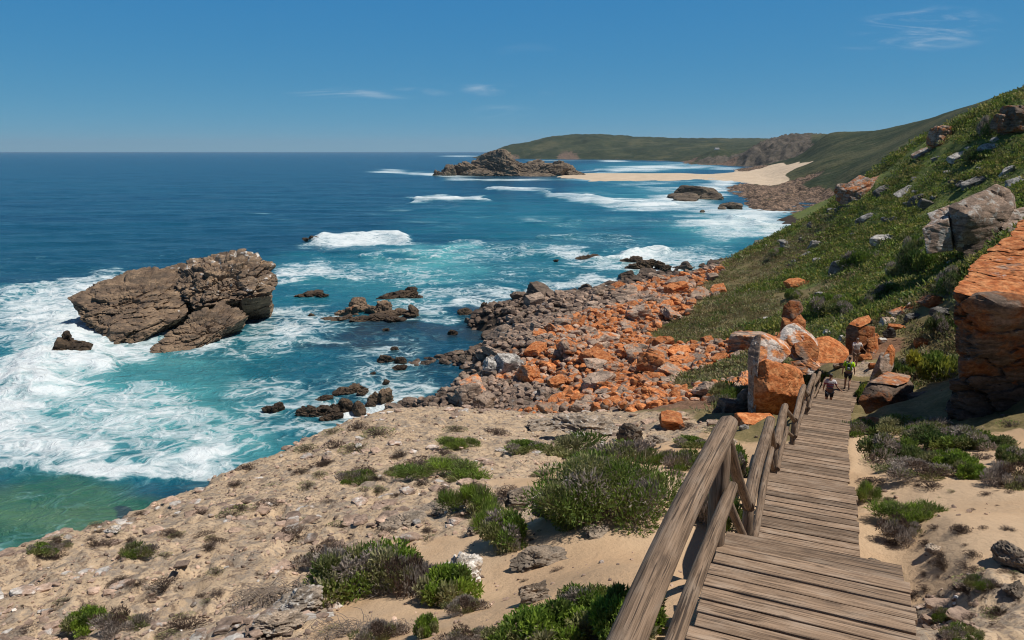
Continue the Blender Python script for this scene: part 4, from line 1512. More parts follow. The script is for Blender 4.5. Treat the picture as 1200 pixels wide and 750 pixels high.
hero('flat_orange_rock', 1020, 497, 24.5, ((0, 0, 34, 12, .9, (.1, 0, 0), 995, 1), (6, 0, 18, 10, .9, (0, .2, 0), 996, 0)), 'little orange rock in grass right of the stairs', (.75, 1.0, .3))

# the orange cliff at the right
parts, cols = [], []
TB = (.10, .06, 0)
for (pts, thick, seed, bs, bamp, cl3) in (
        ([(1113, 343, 22.4), (1118, 331, 23.4), (1148, 344, 21.7), (1168, 358, 21.3), (1320, 356, 21.6), (1320, 470, 22.6), (1116, 440, 22.8), (1115, 462, 23.0)], 7, 1001, (2.2, 1.9, 1.3), .20, (.52, .40, .40)),  # front face: its shade is put into the low brightness
        ([(1106, 446, 22.9), (1124, 440, 22.7), (1330, 436, 22.6), (1330, 545, 22.4), (1102, 500, 23.0), (1140, 508, 22.5)], 6, 1002, (1.5, 1.3, .7), .20, (.18, .28, .10)),  # base: shade under the overhang painted in as dark stone colour
        ([(1114, 342, 22.2), (1118, 331, 23.0), (1128, 322, 23.7), (1330, 312, 23.8), (1330, 360, 21.4), (1168, 358, 21.3)], 6, 1003, (1.5, 1.2, .30), .13, (.80, 1.0, .40)),
        ([(1128, 327, 23.3), (1135, 314, 24.2), (1330, 292, 24.5), (1330, 326, 23.2)], 6, 1013, (1.2, 1.0, .26), .14, (.70, .95, .45)),
        ([(1131, 316, 24.1), (1146, 299, 25.2), (1330, 270, 25.4), (1330, 304, 24.0)], 6, 1004, (1.3, 1.0, .26), .14, (.80, 1.0, .40)),
        ([(1150, 302, 24.9), (1160, 290, 25.7), (1330, 254, 25.9), (1330, 288, 24.8)], 6, 1014, (1.2, .9, .22), .14, (.72, .9, .45)),
        ([(1158, 294, 25.5), (1172, 280, 26.4), (1330, 238, 26.8), (1330, 270, 25.5)], 6, 1005, (1.2, .9, .26), .14, (.90, 1.05, .35)),
        ([(1178, 282, 26.2), (1184, 270, 26.8), (1340, 226, 27.4), (1340, 262, 26.2)], 7, 1016, (1.3, 1.0, .26), .14, (.75, 1.0, .4)),
        ([(1184, 273, 26.7), (1191, 259, 27.6), (1340, 206, 28.4), (1340, 250, 26.8)], 7, 1006, (1.4, 1.0, .35), .15, (.80, 1.0, .35))):
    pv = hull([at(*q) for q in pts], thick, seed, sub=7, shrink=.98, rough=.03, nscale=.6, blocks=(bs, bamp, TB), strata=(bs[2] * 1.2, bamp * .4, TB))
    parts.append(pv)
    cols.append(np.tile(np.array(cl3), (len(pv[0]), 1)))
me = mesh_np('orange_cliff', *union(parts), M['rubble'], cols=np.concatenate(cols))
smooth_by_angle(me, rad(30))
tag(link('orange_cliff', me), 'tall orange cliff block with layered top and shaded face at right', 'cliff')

# grey outcrop above it
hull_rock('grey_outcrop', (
    ([(1110, 241, 62), (1124, 235, 62.3), (1167, 216, 64), (1186, 224, 64), (1190, 244, 62.5), (1176, 268, 61.5), (1147, 302, 61.2), (1118, 294, 61.2), (1136, 252, 60.4)], 5, 1011, (.14, .72, .56)),
    ([(1080, 268, 61.5), (1112, 256, 61.3), (1117, 294, 60.9), (1086, 298, 60.9), (1090, 259, 62.5), (1112, 250, 62.5)], 4, 1012, (.06, .92, .66)),
    ([(1086, 250, 63.5), (1112, 240, 63.5), (1118, 252, 62.8), (1092, 262, 62.8)], 3, 1013, (.08, 1.0, .7)),
    ([(1176, 246, 62.5), (1216, 240, 63), (1232, 264, 62), (1190, 282, 61), (1172, 268, 61.3)], 4, 1014, (.12, .9, .62)),
    ([(1126, 284, 61.2), (1180, 272, 61.2), (1206, 302, 60.6), (1150, 318, 60.4), (1130, 308, 60.6)], 4, 1015, (.08, .36, .25))),  # lower piece: shadow beneath the outcrop put into its dark colour
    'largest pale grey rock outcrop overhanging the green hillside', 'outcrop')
hero('leaning_slab', 1016, 236, 138, ((6, 10, 58, 36, .6, (.1, -.50, .2), 1021, 1, (1.6, .2, (.1, -.5, 0))), (-14, 0, 44, 26, .7, (.1, -.5, .3), 1022, 1), (22, 34, 40, 18, .8, (0, -.1, .1), 1023, 1), (-28, -6, 18, 16, .9, (0, 0, 0), 1024, 0)), 'big dark slab with pinkish top leaning out on the ridge line', (.48, .75, .55), 'boulder', 'outcrop')
hero('ridge_pinnacle', 1102, 176, 130, ((0, 0, 22, 32, .9, (0, .1, .2), 1031, 1, (1, .15, (.2, 0, 0))), (-6, -4, 16, 24, .9, (0, .2, .1), 1032, 1), (14, 0, 18, 10, 1, (0, 0, 0), 1033, 0)), 'upright rust brown pinnacle on the ridge line', (.5, .8, .35), 'boulder', 'outcrop')
hero('ridge_outcrop', 1190, 158, 112, ((0, 0, 40, 34, .8, (0, .1, .2), 1041, 1, (1, .15, (.2, 0, 0))), (-14, -4, 26, 20, .9, (0, .2, .1), 1042, 1), (16, 4, 30, 34, 1, (0, 0, 0), 1043, 1)), 'dark reddish outcrop crowning the ridge at the top right', (.45, .62, .4), 'boulder', 'outcrop')

# smaller stones on the green slope: px, base py, width, height, lichen, bright, white, tilt, material, label
HILL = (
    (983, 322, 36, 26, .1, .85, .55, -.6, 'grey_rock', 'long tilted grey rock in the middle of the green slope'),
    (1034, 288, 24, 14, .1, 1.0, .7, -.15, 'grey_rock', 'pale blue grey rock left of the grey outcrop'),
    (934, 336, 24, 18, .85, .95, .2, -.1, 'boulder', 'orange sided rock alone on the olive slope'),
    (960, 352, 16, 18, .15, 1.0, .8, .2, 'grey_rock', 'white speckled rock on the slope above the rust pinnacle'),
    (955, 292, 14, 14, .1, .85, .6, .2, 'grey_rock', 'grey stub at the top of the pale stone streak'), (943, 302, 16, 6, .2, 1.0, .5, -.5, 'grey_rock', 'long flat stone in the pale stone streak'), (930, 310, 14, 7, .3, .9, .4, -.4, 'grey_rock', 'flat stone at the lower end of the pale stone streak'), (957, 308, 10, 6, .1, 1.0, .6, 0, 'grey_rock', 'small grey stone below the pale stone streak'),
    (1033, 228, 18, 18, .2, .6, .4, -.3, 'grey_rock', 'dark grey stone right below the leaning ridge slab'), (1072, 240, 20, 16, .2, .7, .5, -.3, 'grey_rock', 'grey stone between ridge slab and grey outcrop'), (1084, 246, 16, 14, .3, .7, .4, .2, 'grey_rock', 'brownish stone touching the grey outcrop edge'), (1060, 228, 22, 7, .2, 1.0, .6, -.5, 'grey_rock', 'thin pale stone above the grey outcrop'),
    (1016, 256, 18, 8, .2, .9, .6, -.4, 'grey_rock', 'flat grey pair stone on the mid slope'), (1008, 264, 14, 9, .1, .8, .5, .1, 'grey_rock', 'rounded stone under the flat grey pair stone'), (1000, 240, 12, 14, .3, .7, .3, .2, 'grey_rock', 'stubby stone under the left tip of the ridge slab'), (984, 247, 10, 8, .2, .8, .4, 0, 'grey_rock', 'tiny stone on the ridge left of the ridge slab'),
    (1080, 186, 24, 10, .4, 1.0, .6, -.5, 'boulder', 'pink slanting stone below the ridge pinnacle'), (1122, 190, 22, 12, .2, .95, .7, -.4, 'grey_rock', 'pale slanting stone right of the ridge pinnacle'), (1135, 180, 12, 8, .1, 1.05, .8, 0, 'grey_rock', 'small white stone right of the ridge pinnacle'), (1160, 176, 22, 9, .1, 1.05, .75, -.2, 'grey_rock', 'white flat stone under the ridge outcrop'), (1166, 168, 12, 8, .1, 1.1, .8, 0, 'grey_rock', 'little white stone under the ridge outcrop'),
    (1180, 160, 18, 8, .2, .8, .5, -.2, 'grey_rock', 'grey stone at the foot of the ridge outcrop'), (1194, 150, 16, 10, .2, .8, .4, 0, 'grey_rock', 'stone at the right foot of the ridge outcrop'),
    (1178, 208, 20, 18, .1, 1.0, .7, -.5, 'grey_rock', 'pale leaning rock above the grey outcrop'), (1190, 216, 22, 8, .1, 1.0, .7, -.4, 'grey_rock', 'flat pale rock above the grey outcrop top'), (1140, 218, 28, 12, .15, .9, .6, -.4, 'grey_rock', 'slanting grey slab above the grey outcrop left shoulder'), (1124, 222, 14, 8, .15, .8, .5, -.2, 'grey_rock', 'small grey stone beside the slanting grey slab'),
    (1148, 200, 8, 5, .1, 1, .7, 0, 'grey_rock', 'speck of pale stone on the upper slope'), (1110, 206, 9, 5, .1, 1, .6, 0, 'grey_rock', 'speck of grey stone on the upper slope'),
    (914, 284, 8, 6, .1, 1.1, .8, 0, 'grey_rock', 'white pebble like rock on the olive slope shoulder'), (891, 288, 14, 9, .2, .7, .5, 0, 'grey_rock', 'dark and white stone near the seaward edge of the slope'), (900, 290, 8, 5, .1, 1, .6, 0, 'grey_rock', 'pale stone beside the dark and white stone'), (949, 268, 5, 14, .1, 1, .6, -.6, 'grey_rock', 'narrow pale stone lying near the ridge edge'),
    (881, 342, 10, 5, .1, .6, .3, 0, 'grey_rock', 'dark stone low on the olive slope'), (1032, 300, 10, 6, .2, .8, .4, 0, 'grey_rock', 'small stone under the pale blue grey rock'), (968, 316, 7, 5, .1, .9, .6, 0, 'grey_rock', 'small stone left of the long tilted rock'),
    (900, 377, 12, 8, .2, 1.1, .7, 0, 'grey_rock', 'white stone on grass left of the rust pinnacle'), (990, 400, 12, 12, .2, 1.1, .8, 0, 'grey_rock', 'white stone left of the farthest hiker'), (981, 410, 14, 12, .15, .75, .6, 0, 'grey_rock', 'grey stone above the bright orange slab'), (968, 398, 8, 12, .2, 1.0, .7, .2, 'grey_rock', 'pale upright stone on the grass behind the orange slab'),
    (1094, 358, 36, 18, .55, .75, .2, -.05, 'boulder', 'brown rock with orange top edge left of the cliff'), (1105, 374, 28, 14, .2, .7, .3, .1, 'grey_rock', 'grey rock tucked under the orange edged rock'), (1056, 372, 20, 14, .6, 1.15, .6, -.4, 'boulder', 'pink and white stone heap high on the bank'), (1068, 362, 16, 12, .65, 1.1, .5, -.3, 'boulder', 'pink stone at the top of the stone heap'), (1041, 380, 20, 12, .25, 1.05, .6, 0, 'boulder', 'whitish flat stone at the lower side of the heap'), (1050, 386, 18, 9, .75, 1.0, .3, 0, 'boulder', 'orange stone at the bottom of the heap'), (1041, 396, 16, 14, .1, .5, .3, 0, 'grey_rock', 'black round stone below the heap'), (1068, 376, 18, 12, .15, .55, .4, 0, 'grey_rock', 'dark stone right of the heap'), (1079, 406, 14, 18, .8, 1.05, .3, .2, 'boulder', 'upright orange stone on the bank'), (1092, 382, 18, 7, .5, .9, .5, -.1, 'boulder', 'flat pink stone on the bank under the cliff'), (1034, 402, 10, 7, .3, 1.1, .8, 0, 'grey_rock', 'small white stone beside the path bend'), (1020, 402, 14, 20, .7, .9, .4, .3, 'boulder', 'rust and white stone right of the farthest hiker'), (1014, 422, 18, 12, .85, .9, .2, 0, 'boulder', 'orange stone at the path side behind the green shirted hiker'), (1022, 434, 12, 9, .8, .8, .2, 0, 'boulder', 'small rust stone at the right of the far landing'),
    (984, 432, 14, 12, .4, .9, .6, 0, 'boulder', 'pinkish stone at the left of the far landing'), (948, 436, 20, 10, .7, 1.1, .6, 0, 'boulder', 'pale orange stone under the white and orange leaning rock'), (868, 476, 12, 9, .5, .7, .4, 0, 'boulder', 'small brown stone beside the dark lichened rock'), (838, 500, 18, 10, .25, .9, .5, 0, 'boulder', 'grey stone at the end of the limestone ridge'), (872, 502, 14, 8, .2, .95, .5, 0, 'grey_rock', 'rounded grey stone in front of the flat orange rock'))
for i, (px, py, wp, hp, li, br, wh, ti, mt, lab) in enumerate(HILL):
    x, y, z = hit(px, py)
    c_ = depth(x, y, z)
    w2, h2 = wp / F * c_ / 2, hp / F * c_ / 2
    src = STONES[(i * 7) % len(STONES)]
    CLEAR.append((x, y - w2 * .5, w2 * 1.15))
    rock('rock', src, lab, (x, y, z + h2 * .38), (w2 * 1.2, max(w2 * .8, h2 * .8), h2 * 1.7), (.25 + (i % 5) * .07, ti, (i % 3 - 1) * .25), (li, br * .95, min(.8, wh)), mat=M[mt])

# little stones half hidden in the scrub
for k in range(70):
    px, py = random.uniform(900, 1195), random.uniform(150, 385)
    x, y, z = hit(px, py, 30)
    if y > 200 or z < -29:
        continue
    wv = classes(np.array([x]), np.array([y]))[0]
    if wv[2] + wv[3] < .6 or any(math.hypot(x - q[0], y - q[1]) < q[2] * 1.3 for q in CLEAR):
        continue
    r = random.uniform(2.5, 6.5) / F * depth(x, y, z)
    CLEAR.append((x, y - r * .4, r * 1.1))
    rock('rock', STONES[k % len(STONES)], 'tiny grey stone half sunk in the scrub of the green slope', (x, y, z + r * .3), (r * random.uniform(1, 1.6), r, r * random.uniform(.8, 1.3)), (.2, random.uniform(-.5, .1), random.uniform(0, 6)), (random.uniform(0, .35), random.uniform(.7, 1.0), random.uniform(.4, .7)), 'tiny grey stones in the green slope scrub', mat=M['grey_rock'])

# big grey outcrop and pale boulders inside the rubble
hero('pale_outcrop', 596, 452, 78, ((0, 0, 44, 40, .8, (.1, .3, .3), 1051, 1, (.7, .10, (.5, .3, 0))), (-16, -4, 34, 30, .9, (.1, .1, .1), 1052, 1, (.7, .10, (.5, .3, 0))), (14, 8, 26, 34, .9, (.2, .5, .2), 1053, 1), (-2, 26, 22, 18, .8, (0, .3, 0), 1054, 1)), 'big pale grey fractured outcrop in the middle of the rubble', (.05, 1.0, .7), 'grey_rock', 'outcrop')
for i, (px, py, wp, hp, li, br, wh, lab) in enumerate(((545, 474, 38, 30, .1, .9, .4, 'large pale boulder below the grey outcrop, left of two'), (568, 478, 32, 22, .15, .95, .4, 'large pale boulder below the grey outcrop, right of two'), (618, 446, 34, 26, .6, 1.0, .4, 'half orange boulder right of the grey outcrop'), (546, 410, 30, 24, .05, .75, .3, 'big rounded grey boulder behind the wet shore'), (664, 416, 38, 26, .5, .95, .5, 'big cracked tan boulder where grey meets orange'), (700, 428, 42, 22, .75, .85, .2, 'big flat rust boulder with shaded right side'), (778, 408, 26, 18, .65, .85, .3, 'big brown orange boulder in the orange field'), (785, 500, 42, 26, .7, .95, .2, 'biggest tan orange boulder at the near edge of the field'), (770, 448, 30, 16, .85, 1, .2, 'long flat orange boulder in the field middle'), (718, 452, 30, 22, .6, .8, .2, 'square brown boulder in the near orange rubble'), (742, 322, 28, 12, .1, .7, .1, 'dark block standing at the far waterline'), (770, 330, 20, 14, .15, .75, .1, 'brown block right of the far waterline block'), (700, 345, 28, 14, .1, .65, .2, 'wide brown boulder at the far waterline'))):
    x, y, z = hit(px, py, 30)
    c_ = depth(x, y, z)
    w2, h2 = wp / F * c_ / 2, hp / F * c_ / 2
    rock('boulder', STONES[(i * 5 + 3) % len(STONES)], lab, (x, y, z + h2 * .6), (w2 * 1.08, w2 * .9, h2 * 1.5), (.15, (i % 3 - 1) * .2, i * 1.1), (li, br, wh), cat='boulder')

# pale limestone crust outcrops on the sand: px, base py, width, height, bright, white, label
LIME = (
    (625, 706, 54, 40, .72, .25, 'rounded grey pitted limestone knob on the sand near the front shrub'), (632, 664, 62, 26, .62, .3, 'long grey pitted limestone ledge above the knob'), (536, 690, 66, 62, 1.25, .75, 'white crumbling limestone block beside the two colour shrub'), (656, 604, 60, 30, .65, .35, 'grey pitted limestone left of the big green shrub'), (612, 592, 44, 26, .7, .3, 'grey pitted limestone above the tufted bush'), (700, 628, 50, 12, .75, .3, 'thin limestone edge under the big green shrub'),
    (515, 604, 56, 14, .75, .3, 'low overhanging crust edge above the sand hollow'), (475, 616, 60, 14, .9, .4, 'low crust ledge left of the sand hollow'), (690, 512, 80, 34, .95, .55, 'pale ridge crest of limestone above the big shrub'), (738, 520, 30, 34, .40, .2, 'dark split end of the limestone ridge'), (640, 506, 70, 20, .95, .5, 'left shoulder of the pale limestone ridge'), (770, 520, 26, 14, .9, .4, 'small limestone step right of the ridge'),
    (350, 716, 70, 28, 1.05, .6, 'pale crumbly limestone pile beside the dry twig mound'), (330, 742, 60, 26, 1.0, .5, 'smooth pale limestone bulge at the lower edge'), (1186, 664, 44, 34, .8, .2, 'dark and tan crumbling rock at the right edge'), (1190, 700, 40, 20, .6, .2, 'dark crust clump below the right edge rock'), (1030, 668, 22, 12, .85, .3, 'small sandy stone beside the near landing'), (1095, 650, 26, 14, .95, .3, 'small sandy stone in the right hand sand'), (590, 640, 40, 16, .8, .4, 'broken crust edge beside the tufted bush'), (560, 626, 30, 14, .85, .4, 'crumbled crust bit above the white block'), (815, 540, 30, 12, .95, .5, 'pale flat stone behind the hand rail'), (850, 522, 40, 9, 1.05, .6, 'white flat stone strip in front of the flat orange rock'), (132, 625, 24, 9, 1.2, .7, 'pale overhanging lip at the cliff edge'))
LIMES = [rock_mesh('limestone', [lump((1, .75, .7), 1100 + i, 5, 8, rough=.16, strata=(.22, .05, (.15, .1, 0)), nscale=3.0, sharp=50, blocks=((.5, .4, .2), .09, (.1, .1, 0)))], M['limestone'], rad(50)) for i in range(5)]
for i, (px, py, wp, hp, br, wh, lab) in enumerate(LIME):
    x, y, z = hit(px, py)
    c_ = depth(x, y, z)
    w2, h2 = wp / F * c_ / 2, hp / F * c_ / 2
    rock('limestone', LIMES[i % 5], lab, (x, y + w2 * .2, z + h2 * .35), (w2 * 1.1, w2 * .8, h2 * 1.35), (.1, (i % 3 - 1) * .12, i * 1.7 if wp < 50 else (i % 2) * .3), (0, br, wh))
# loose crumbs of crust on the sand
parts, cols = [], []
CR = [lump((1, .8, .55), 1200 + i, 2, 8, rough=.12, sharp=50) for i in range(6)]
NCR = 16000
cy = 4.2 * (46 / 4.2) ** rng.uniform(size=NCR)
cx = rng.uniform(-.78, .72, NCR) * cy
wc = classes(cx, cy)
okc = (wc[:, 2] + wc[:, 4] + wc[:, 5] + wc[:, 6] < .5) & (path_info(cx, cy)[0] > 1.2) & ((wc[:, 1] > .3) | (rng.uniform(size=NCR) < .10)) & ((perlin(np.stack([cx * .5, cy * .5, 0 * cx], 1), 77) > -.02) | (rng.uniform(size=NCR) < .25))
cx, cy, wc = cx[okc], cy[okc], wc[okc]
cz = H(cx, cy, wc)
for n_ in range(len(cx)):
    r = random.choice((.012, .016, .02, .025, .03, .05)) * (.8 + cy[n_] / 28)
    P, Fc = CR[n_ % 6]
    R = euler(random.uniform(-.5, .5), random.uniform(-.5, .5), random.uniform(0, 6.28))
    parts.append((P * r @ R.T + np.array([cx[n_], cy[n_], cz[n_] + r * .2]), Fc))
    cols.append(np.tile(np.array((0.05, random.uniform(.7, 1.5), random.uniform(.1, .6))), (len(P), 1)))
PL = [lump((1, .75, .22), 1300 + i, 3, 7, box=1, rough=.10, sharp=60, blocks=((.8, .7, .3), .05, (0, 0, 0))) for i in range(8)]
NPL = 4200
cy = 5 * (50 / 5) ** rng.uniform(size=NPL)
cx = rng.uniform(-.80, .70, NPL) * cy
wc = classes(cx, cy)
okc = (wc[:, 1] > .45) & (path_info(cx, cy)[0] > 1.4) & ((perlin(np.stack([cx * .22, cy * .22, 0 * cx], 1), 78) > .02) | (rng.uniform(size=NPL) < .12))
cx, cy, wc = cx[okc], cy[okc], wc[okc]
cz = H(cx, cy, wc)
for n_ in range(len(cx)):
    r = random.choice((.06, .08, .10, .13, .18, .26)) * (.8 + cy[n_] / 60)
    P, Fc = PL[n_ % 8]
    R = euler(random.uniform(-.2, .2), random.uniform(-.2, .2), random.uniform(0, 6.28))
    parts.append((P * r @ R.T + np.array([cx[n_], cy[n_], cz[n_] + r * .08]), Fc))
    cols.append(np.tile(np.array((0.05, random.uniform(.75, 1.45), random.uniform(.2, .75))), (len(P), 1)))
cm_ = mesh_np('limestone_crumbs', *union(parts), M['rubble'], cols=np.concatenate(cols))
smooth_by_angle(cm_, rad(40))
tag(link('limestone_crumbs', cm_), 'loose crumbs of crust scattered over the pale sand', 'rubble', kind='stuff')

# ------------------------------------------------------------------ boardwalk
bw = thing('boardwalk_stairs', 'weathered grey timber boardwalk with steps descending along a log railing', 'boardwalk', tuple(PATH[2]))
inv = Matrix.Translation(-Vector(bw.location))
UP = V3((0, 0, 1))


def part(mb, name, parent=bw, **kw):
    o = mb.build(name, M['wood'], parent, **kw)
    off = Vector(bw.location)
    o.data.transform(Matrix.Translation(-off))
    return o


def planks(s, fw, rt, L, W, pitch=.19, gap=.026, thick=.045, extra=.0):
    mb = MB()
    n = max(1, int(round(L / pitch)))
    p = L / n
    for i in range(n):
        P = s + fw * (i * p + gap / 2) + rt * (W / 2 + random.uniform(-.012, .012)) + UP * random.uniform(-.004, .004)
        tilt = random.uniform(-.006, .006)
        mb.prism(P, fw, (rt + fw * tilt).normalized(), UP, p - gap, W + random.uniform(-.03, .03) + extra, thick, random.random(), .003, True)
    return mb


def frame(s, fw, rt, L, W, zdrop=.35):
    """bearers under a deck and short legs down to the ground"""
    mb = MB()
    for a in (.12, W - .12):
        mb.prism(s + rt * a - UP * .05, fw, rt, UP, L, .07, .15, .25)
    n = max(2, int(L / 1.5) + 1)
    for i in range(n):
        for a in (.12, W - .12):
            q = s + fw * (.12 + (L - .24) * i / (n - 1)) + rt * a
            zg = float(H([q.x], [q.y])[0]) - .3
            mb.log(q - UP * .06, V3((q.x, q.y, zg)), .055, .06, .2, 8, 3)
    return mb


for i, d in enumerate(DECKS):
    L = (flat(d['e']) - flat(d['s'])).length
    dk = part(planks(d['s'], d['fw'], d['rt'], L, d['W'], .19 if i else .175), 'deck', bevel=.004)
    part(frame(d['s'], d['fw'], d['rt'], L, d['W']), 'bearers', smooth=True)
    # flight down to the next deck
    if i + 1 < len(DECKS):
        e = DECKS[i + 1]
        a, b = d['e'], e['s']
    else:
        continue
    fw = flat(b - a)
    run = fw.length
    fw.normalize()
    rt = V3((fw.y, -fw.x, 0))
    drop = a.z - b.z
    n = max(2, int(round(drop / .19)))
    mb = MB()
    W = d['W']
    shift = V3((0, 0, 0))
    for k in range(1, n):
        P = a + fw * (run * k / n - .16 + run / n * .5) - UP * (drop * k / n) + rt * (W / 2)
        mb.prism(P, fw, rt, UP, .30, W, .045, random.random(), .003, True)
    for off in (.03, W - .03):
        A = a + rt * off - UP * .10
        B = b + rt * off - UP * .10
        ax = (B - A)
        L2 = ax.length
        ax.normalize()
        mb.prism(A, ax, rt, ax.cross(rt) * -1 if ax.cross(rt).z < 0 else ax.cross(rt), L2, .05, .22, .3)
    part(mb, 'stair_flight', bevel=.004)
# the flight the viewer stands on
a, b = top0, d0['s']
fw = d0['fw']
rt = d0['rt']
mb = MB()
n = 9
run = 3.3
for k in range(1, n):
    P = a + fw * (run * k / n - .16 + run / n * .5) - UP * (1.75 * k / n) + rt * .725
    mb.prism(P, fw, rt, UP, .34, 1.45, .045, random.random(), .003, True)
part(mb, 'stair_flight', bevel=.004)
part(planks(a - fw * 3.0, fw, rt, 3.0, 1.45), 'deck', bevel=.004)

# railing on the left: posts, top rail and lower rail per bay
HR, LR = 1.02, .50
prev_top = prev_low = None


def bay(s, e, rt, z, r=.082, posts=2, far=False):
    ra = MB()
    off = rt * -.02
    fw = flat(e - s).normalized()
    A = s + off + UP * HR
    B = e + off + UP * HR + fw * .10
    ra.log(A - fw * .12, B, r * 1.02, r, random.uniform(.12, .38), 14, 14, .015)
    rail = part(ra, 'hand_rail', smooth=True)
    lo = MB()
    lo.log(s + off + rt * .08 + UP * LR - fw * .05, e + off + rt * .08 + UP * LR + fw * .06, r * .62, r * .60, random.uniform(.12, .38), 12, 12, .010)
    part(lo, 'lower_rail', smooth=True)
    for i in range(posts):
        q = e.lerp(s, i / max(1, posts - 1)) if posts > 1 else e
        if i:
            q = q + fw * .12
        else:
            q = q - fw * .02
        p = MB()
        zg = float(H([q.x], [q.y])[0]) - .4
        p.log(V3((q.x, q.y, zg)) + off * 1.8, q + off * 1.8 + UP * (HR - .02), r * .90, r * .86, random.uniform(.1, .3), 12, 8, .008)
        part(p, 'post', smooth=True)
    return A, B


def stair_rail(a, b, rt, r=.06):
    for h, rr in ((HR - .04, r), (LR, r * .8)):
        m_ = MB()
        m_.log(a + UP * h - rt * .03, b + UP * h - rt * .03, rr, rr, random.uniform(.12, .38), 10, 8, .008)
        part(m_, 'stair_rail', smooth=True)


dA = DECKS[0]
bay(dA['s'] - dA['fw'] * .1, dA['e'], dA['rt'], 0, .088)
stair_rail(top0, dA['s'], dA['rt'], .07)
for i in range(1, 5):
    d, pd = DECKS[i], DECKS[i - 1]
    bay(d['s'] + d['fw'] * .1, d['e'], d['rt'], 0, .085)
    stair_rail(pd['e'] + d['fw'] * .05, d['s'] + d['fw'] * .05, d['rt'])
dF = DECKS[5]
bay(dF['s'] + dF['fw'] * .1, dF['s'] + dF['fw'] * 2.6, dF['rt'], 0, .08)
stair_rail(DECKS[4]['e'], dF['s'], dF['rt'])

# ------------------------------------------------------------------ plants
def blades(centers, dirs, length, width, cols, seed):
    """kite shaped leaves: base, two sides, tip"""
    r = np.random.default_rng(seed)
    n = len(centers)
    side = np.cross(dirs, r.normal(size=(n, 3)))
    side /= np.linalg.norm(side, axis=1, keepdims=True) + 1e-9
    L = (length * r.uniform(.6, 1.3, n))[:, None]
    W = (width * r.uniform(.7, 1.3, n))[:, None]
    bend = r.normal(size=(n, 3)) * L * .12
    V = np.stack([centers, centers + dirs * L * .5 + side * W * .5 + bend, centers + dirs * L, centers + dirs * L * .5 - side * W * .5 + bend], 1).reshape(-1, 3)
    Fq = np.arange(n * 4).reshape(n, 4)
    return V, Fq, np.repeat(cols, 4, 0)


PAL = {
    'green': ((0.132, 0.200, 0.035), (0.184, 0.260, 0.048), (0.103, 0.155, 0.035), (0.242, 0.270, 0.066)),
    'bright': ((0.190, 0.288, 0.034), (0.260, 0.351, 0.048), (0.140, 0.225, 0.034)),
    'olive': ((0.213, 0.225, 0.077), (0.288, 0.275, 0.112), (0.163, 0.188, 0.069), (0.338, 0.312, 0.175)),
    'dark': ((0.081, 0.144, 0.035), (0.106, 0.175, 0.044), (0.138, 0.163, 0.062)),
    'grey': ((0.338, 0.281, 0.237), (0.263, 0.213, 0.181), (0.413, 0.356, 0.300)),
    'brown': ((0.110, 0.070, 0.050), (0.085, 0.055, 0.042), (0.150, 0.100, 0.070)),
    'yellow': ((0.413, 0.388, 0.050), (0.312, 0.325, 0.062), (0.213, 0.250, 0.044)),
}


def shrub_proto(seed, size, n, leaf, mixes, clumps=14, upright=.35, stems=16, flat_=.0):
    """size = half width x, half width y, height. mixes: palette names, clumps draw one each."""
    r = np.random.default_rng(seed)
    cc, rr, pal = [], [], []
    for i in range(clumps):
        a = r.uniform(0, 2 * PI)
        q = math.sqrt(r.uniform(0, 1)) * .86
        h = (1 - q * q) ** .5 * r.uniform(.25, .95)
        cc.append((q * math.cos(a) * size[0], q * math.sin(a) * size[1], max(.08, h) * size[2] * .86))
        rr.append(r.uniform(.20, .40))
        pal.append(mixes[i % len(mixes)])
    cc = np.array(cc)
    k = r.integers(0, clumps, n)
    off = r.normal(size=(n, 3))
    off /= np.linalg.norm(off, axis=1, keepdims=True)
    off *= (r.uniform(.25, 1, n) ** .5)[:, None]
    S = np.array([size[0], size[1], size[2] * .75])
    C = cc[k] + off * np.array(rr)[k][:, None] * S
    C[:, 2] = np.abs(C[:, 2])
    D = off * .7 + np.array([0, 0, upright]) + r.normal(size=(n, 3)) * .35
    D /= np.linalg.norm(D, axis=1, keepdims=True)
    cols = np.zeros((n, 3))
    for i in range(clumps):
        m = k == i
        p = np.array(PAL[pal[i]])
        base = p[r.integers(0, len(p))] * r.uniform(.85, 1.15)
        cols[m] = .6 * base + .4 * p[r.integers(0, len(p), m.sum())]
    cols *= r.uniform(.7, 1.35, n)[:, None]
    V, Fq, cl_ = blades(C, D, leaf[0], leaf[1], cols, seed + 1)
    fo = mesh_np('foliage', V, Fq, M['leaf'], smooth=False, cols=cl_)
    mb = MB()
    for i in range(stems):
        c = cc[i % clumps] + r.normal(size=3) * .08 * S
        c[2] = max(.05, c[2])
        b = np.array([c[0] * .15, c[1] * .15, -.06])
        m = (b + c) / 2 + r.normal(size=3) * .06 * S
        rad_ = size[2] * .018
        mb.tube([b, m, c], [rad_ * 1.5, rad_, rad_ * .4], seg=4)
        for j in range(2):
            e = c + r.normal(size=3) * .22 * S
            e[2] = max(.04, e[2])
            mb.tube([m, (m + e) / 2 + r.normal(size=3) * .03, e], [rad_ * .8, rad_ * .5, rad_ * .25], seg=3)
    st = mb.build('stems', M['twig'])
    stm = st.data
    bpy.data.objects.remove(st)
    return fo, stm


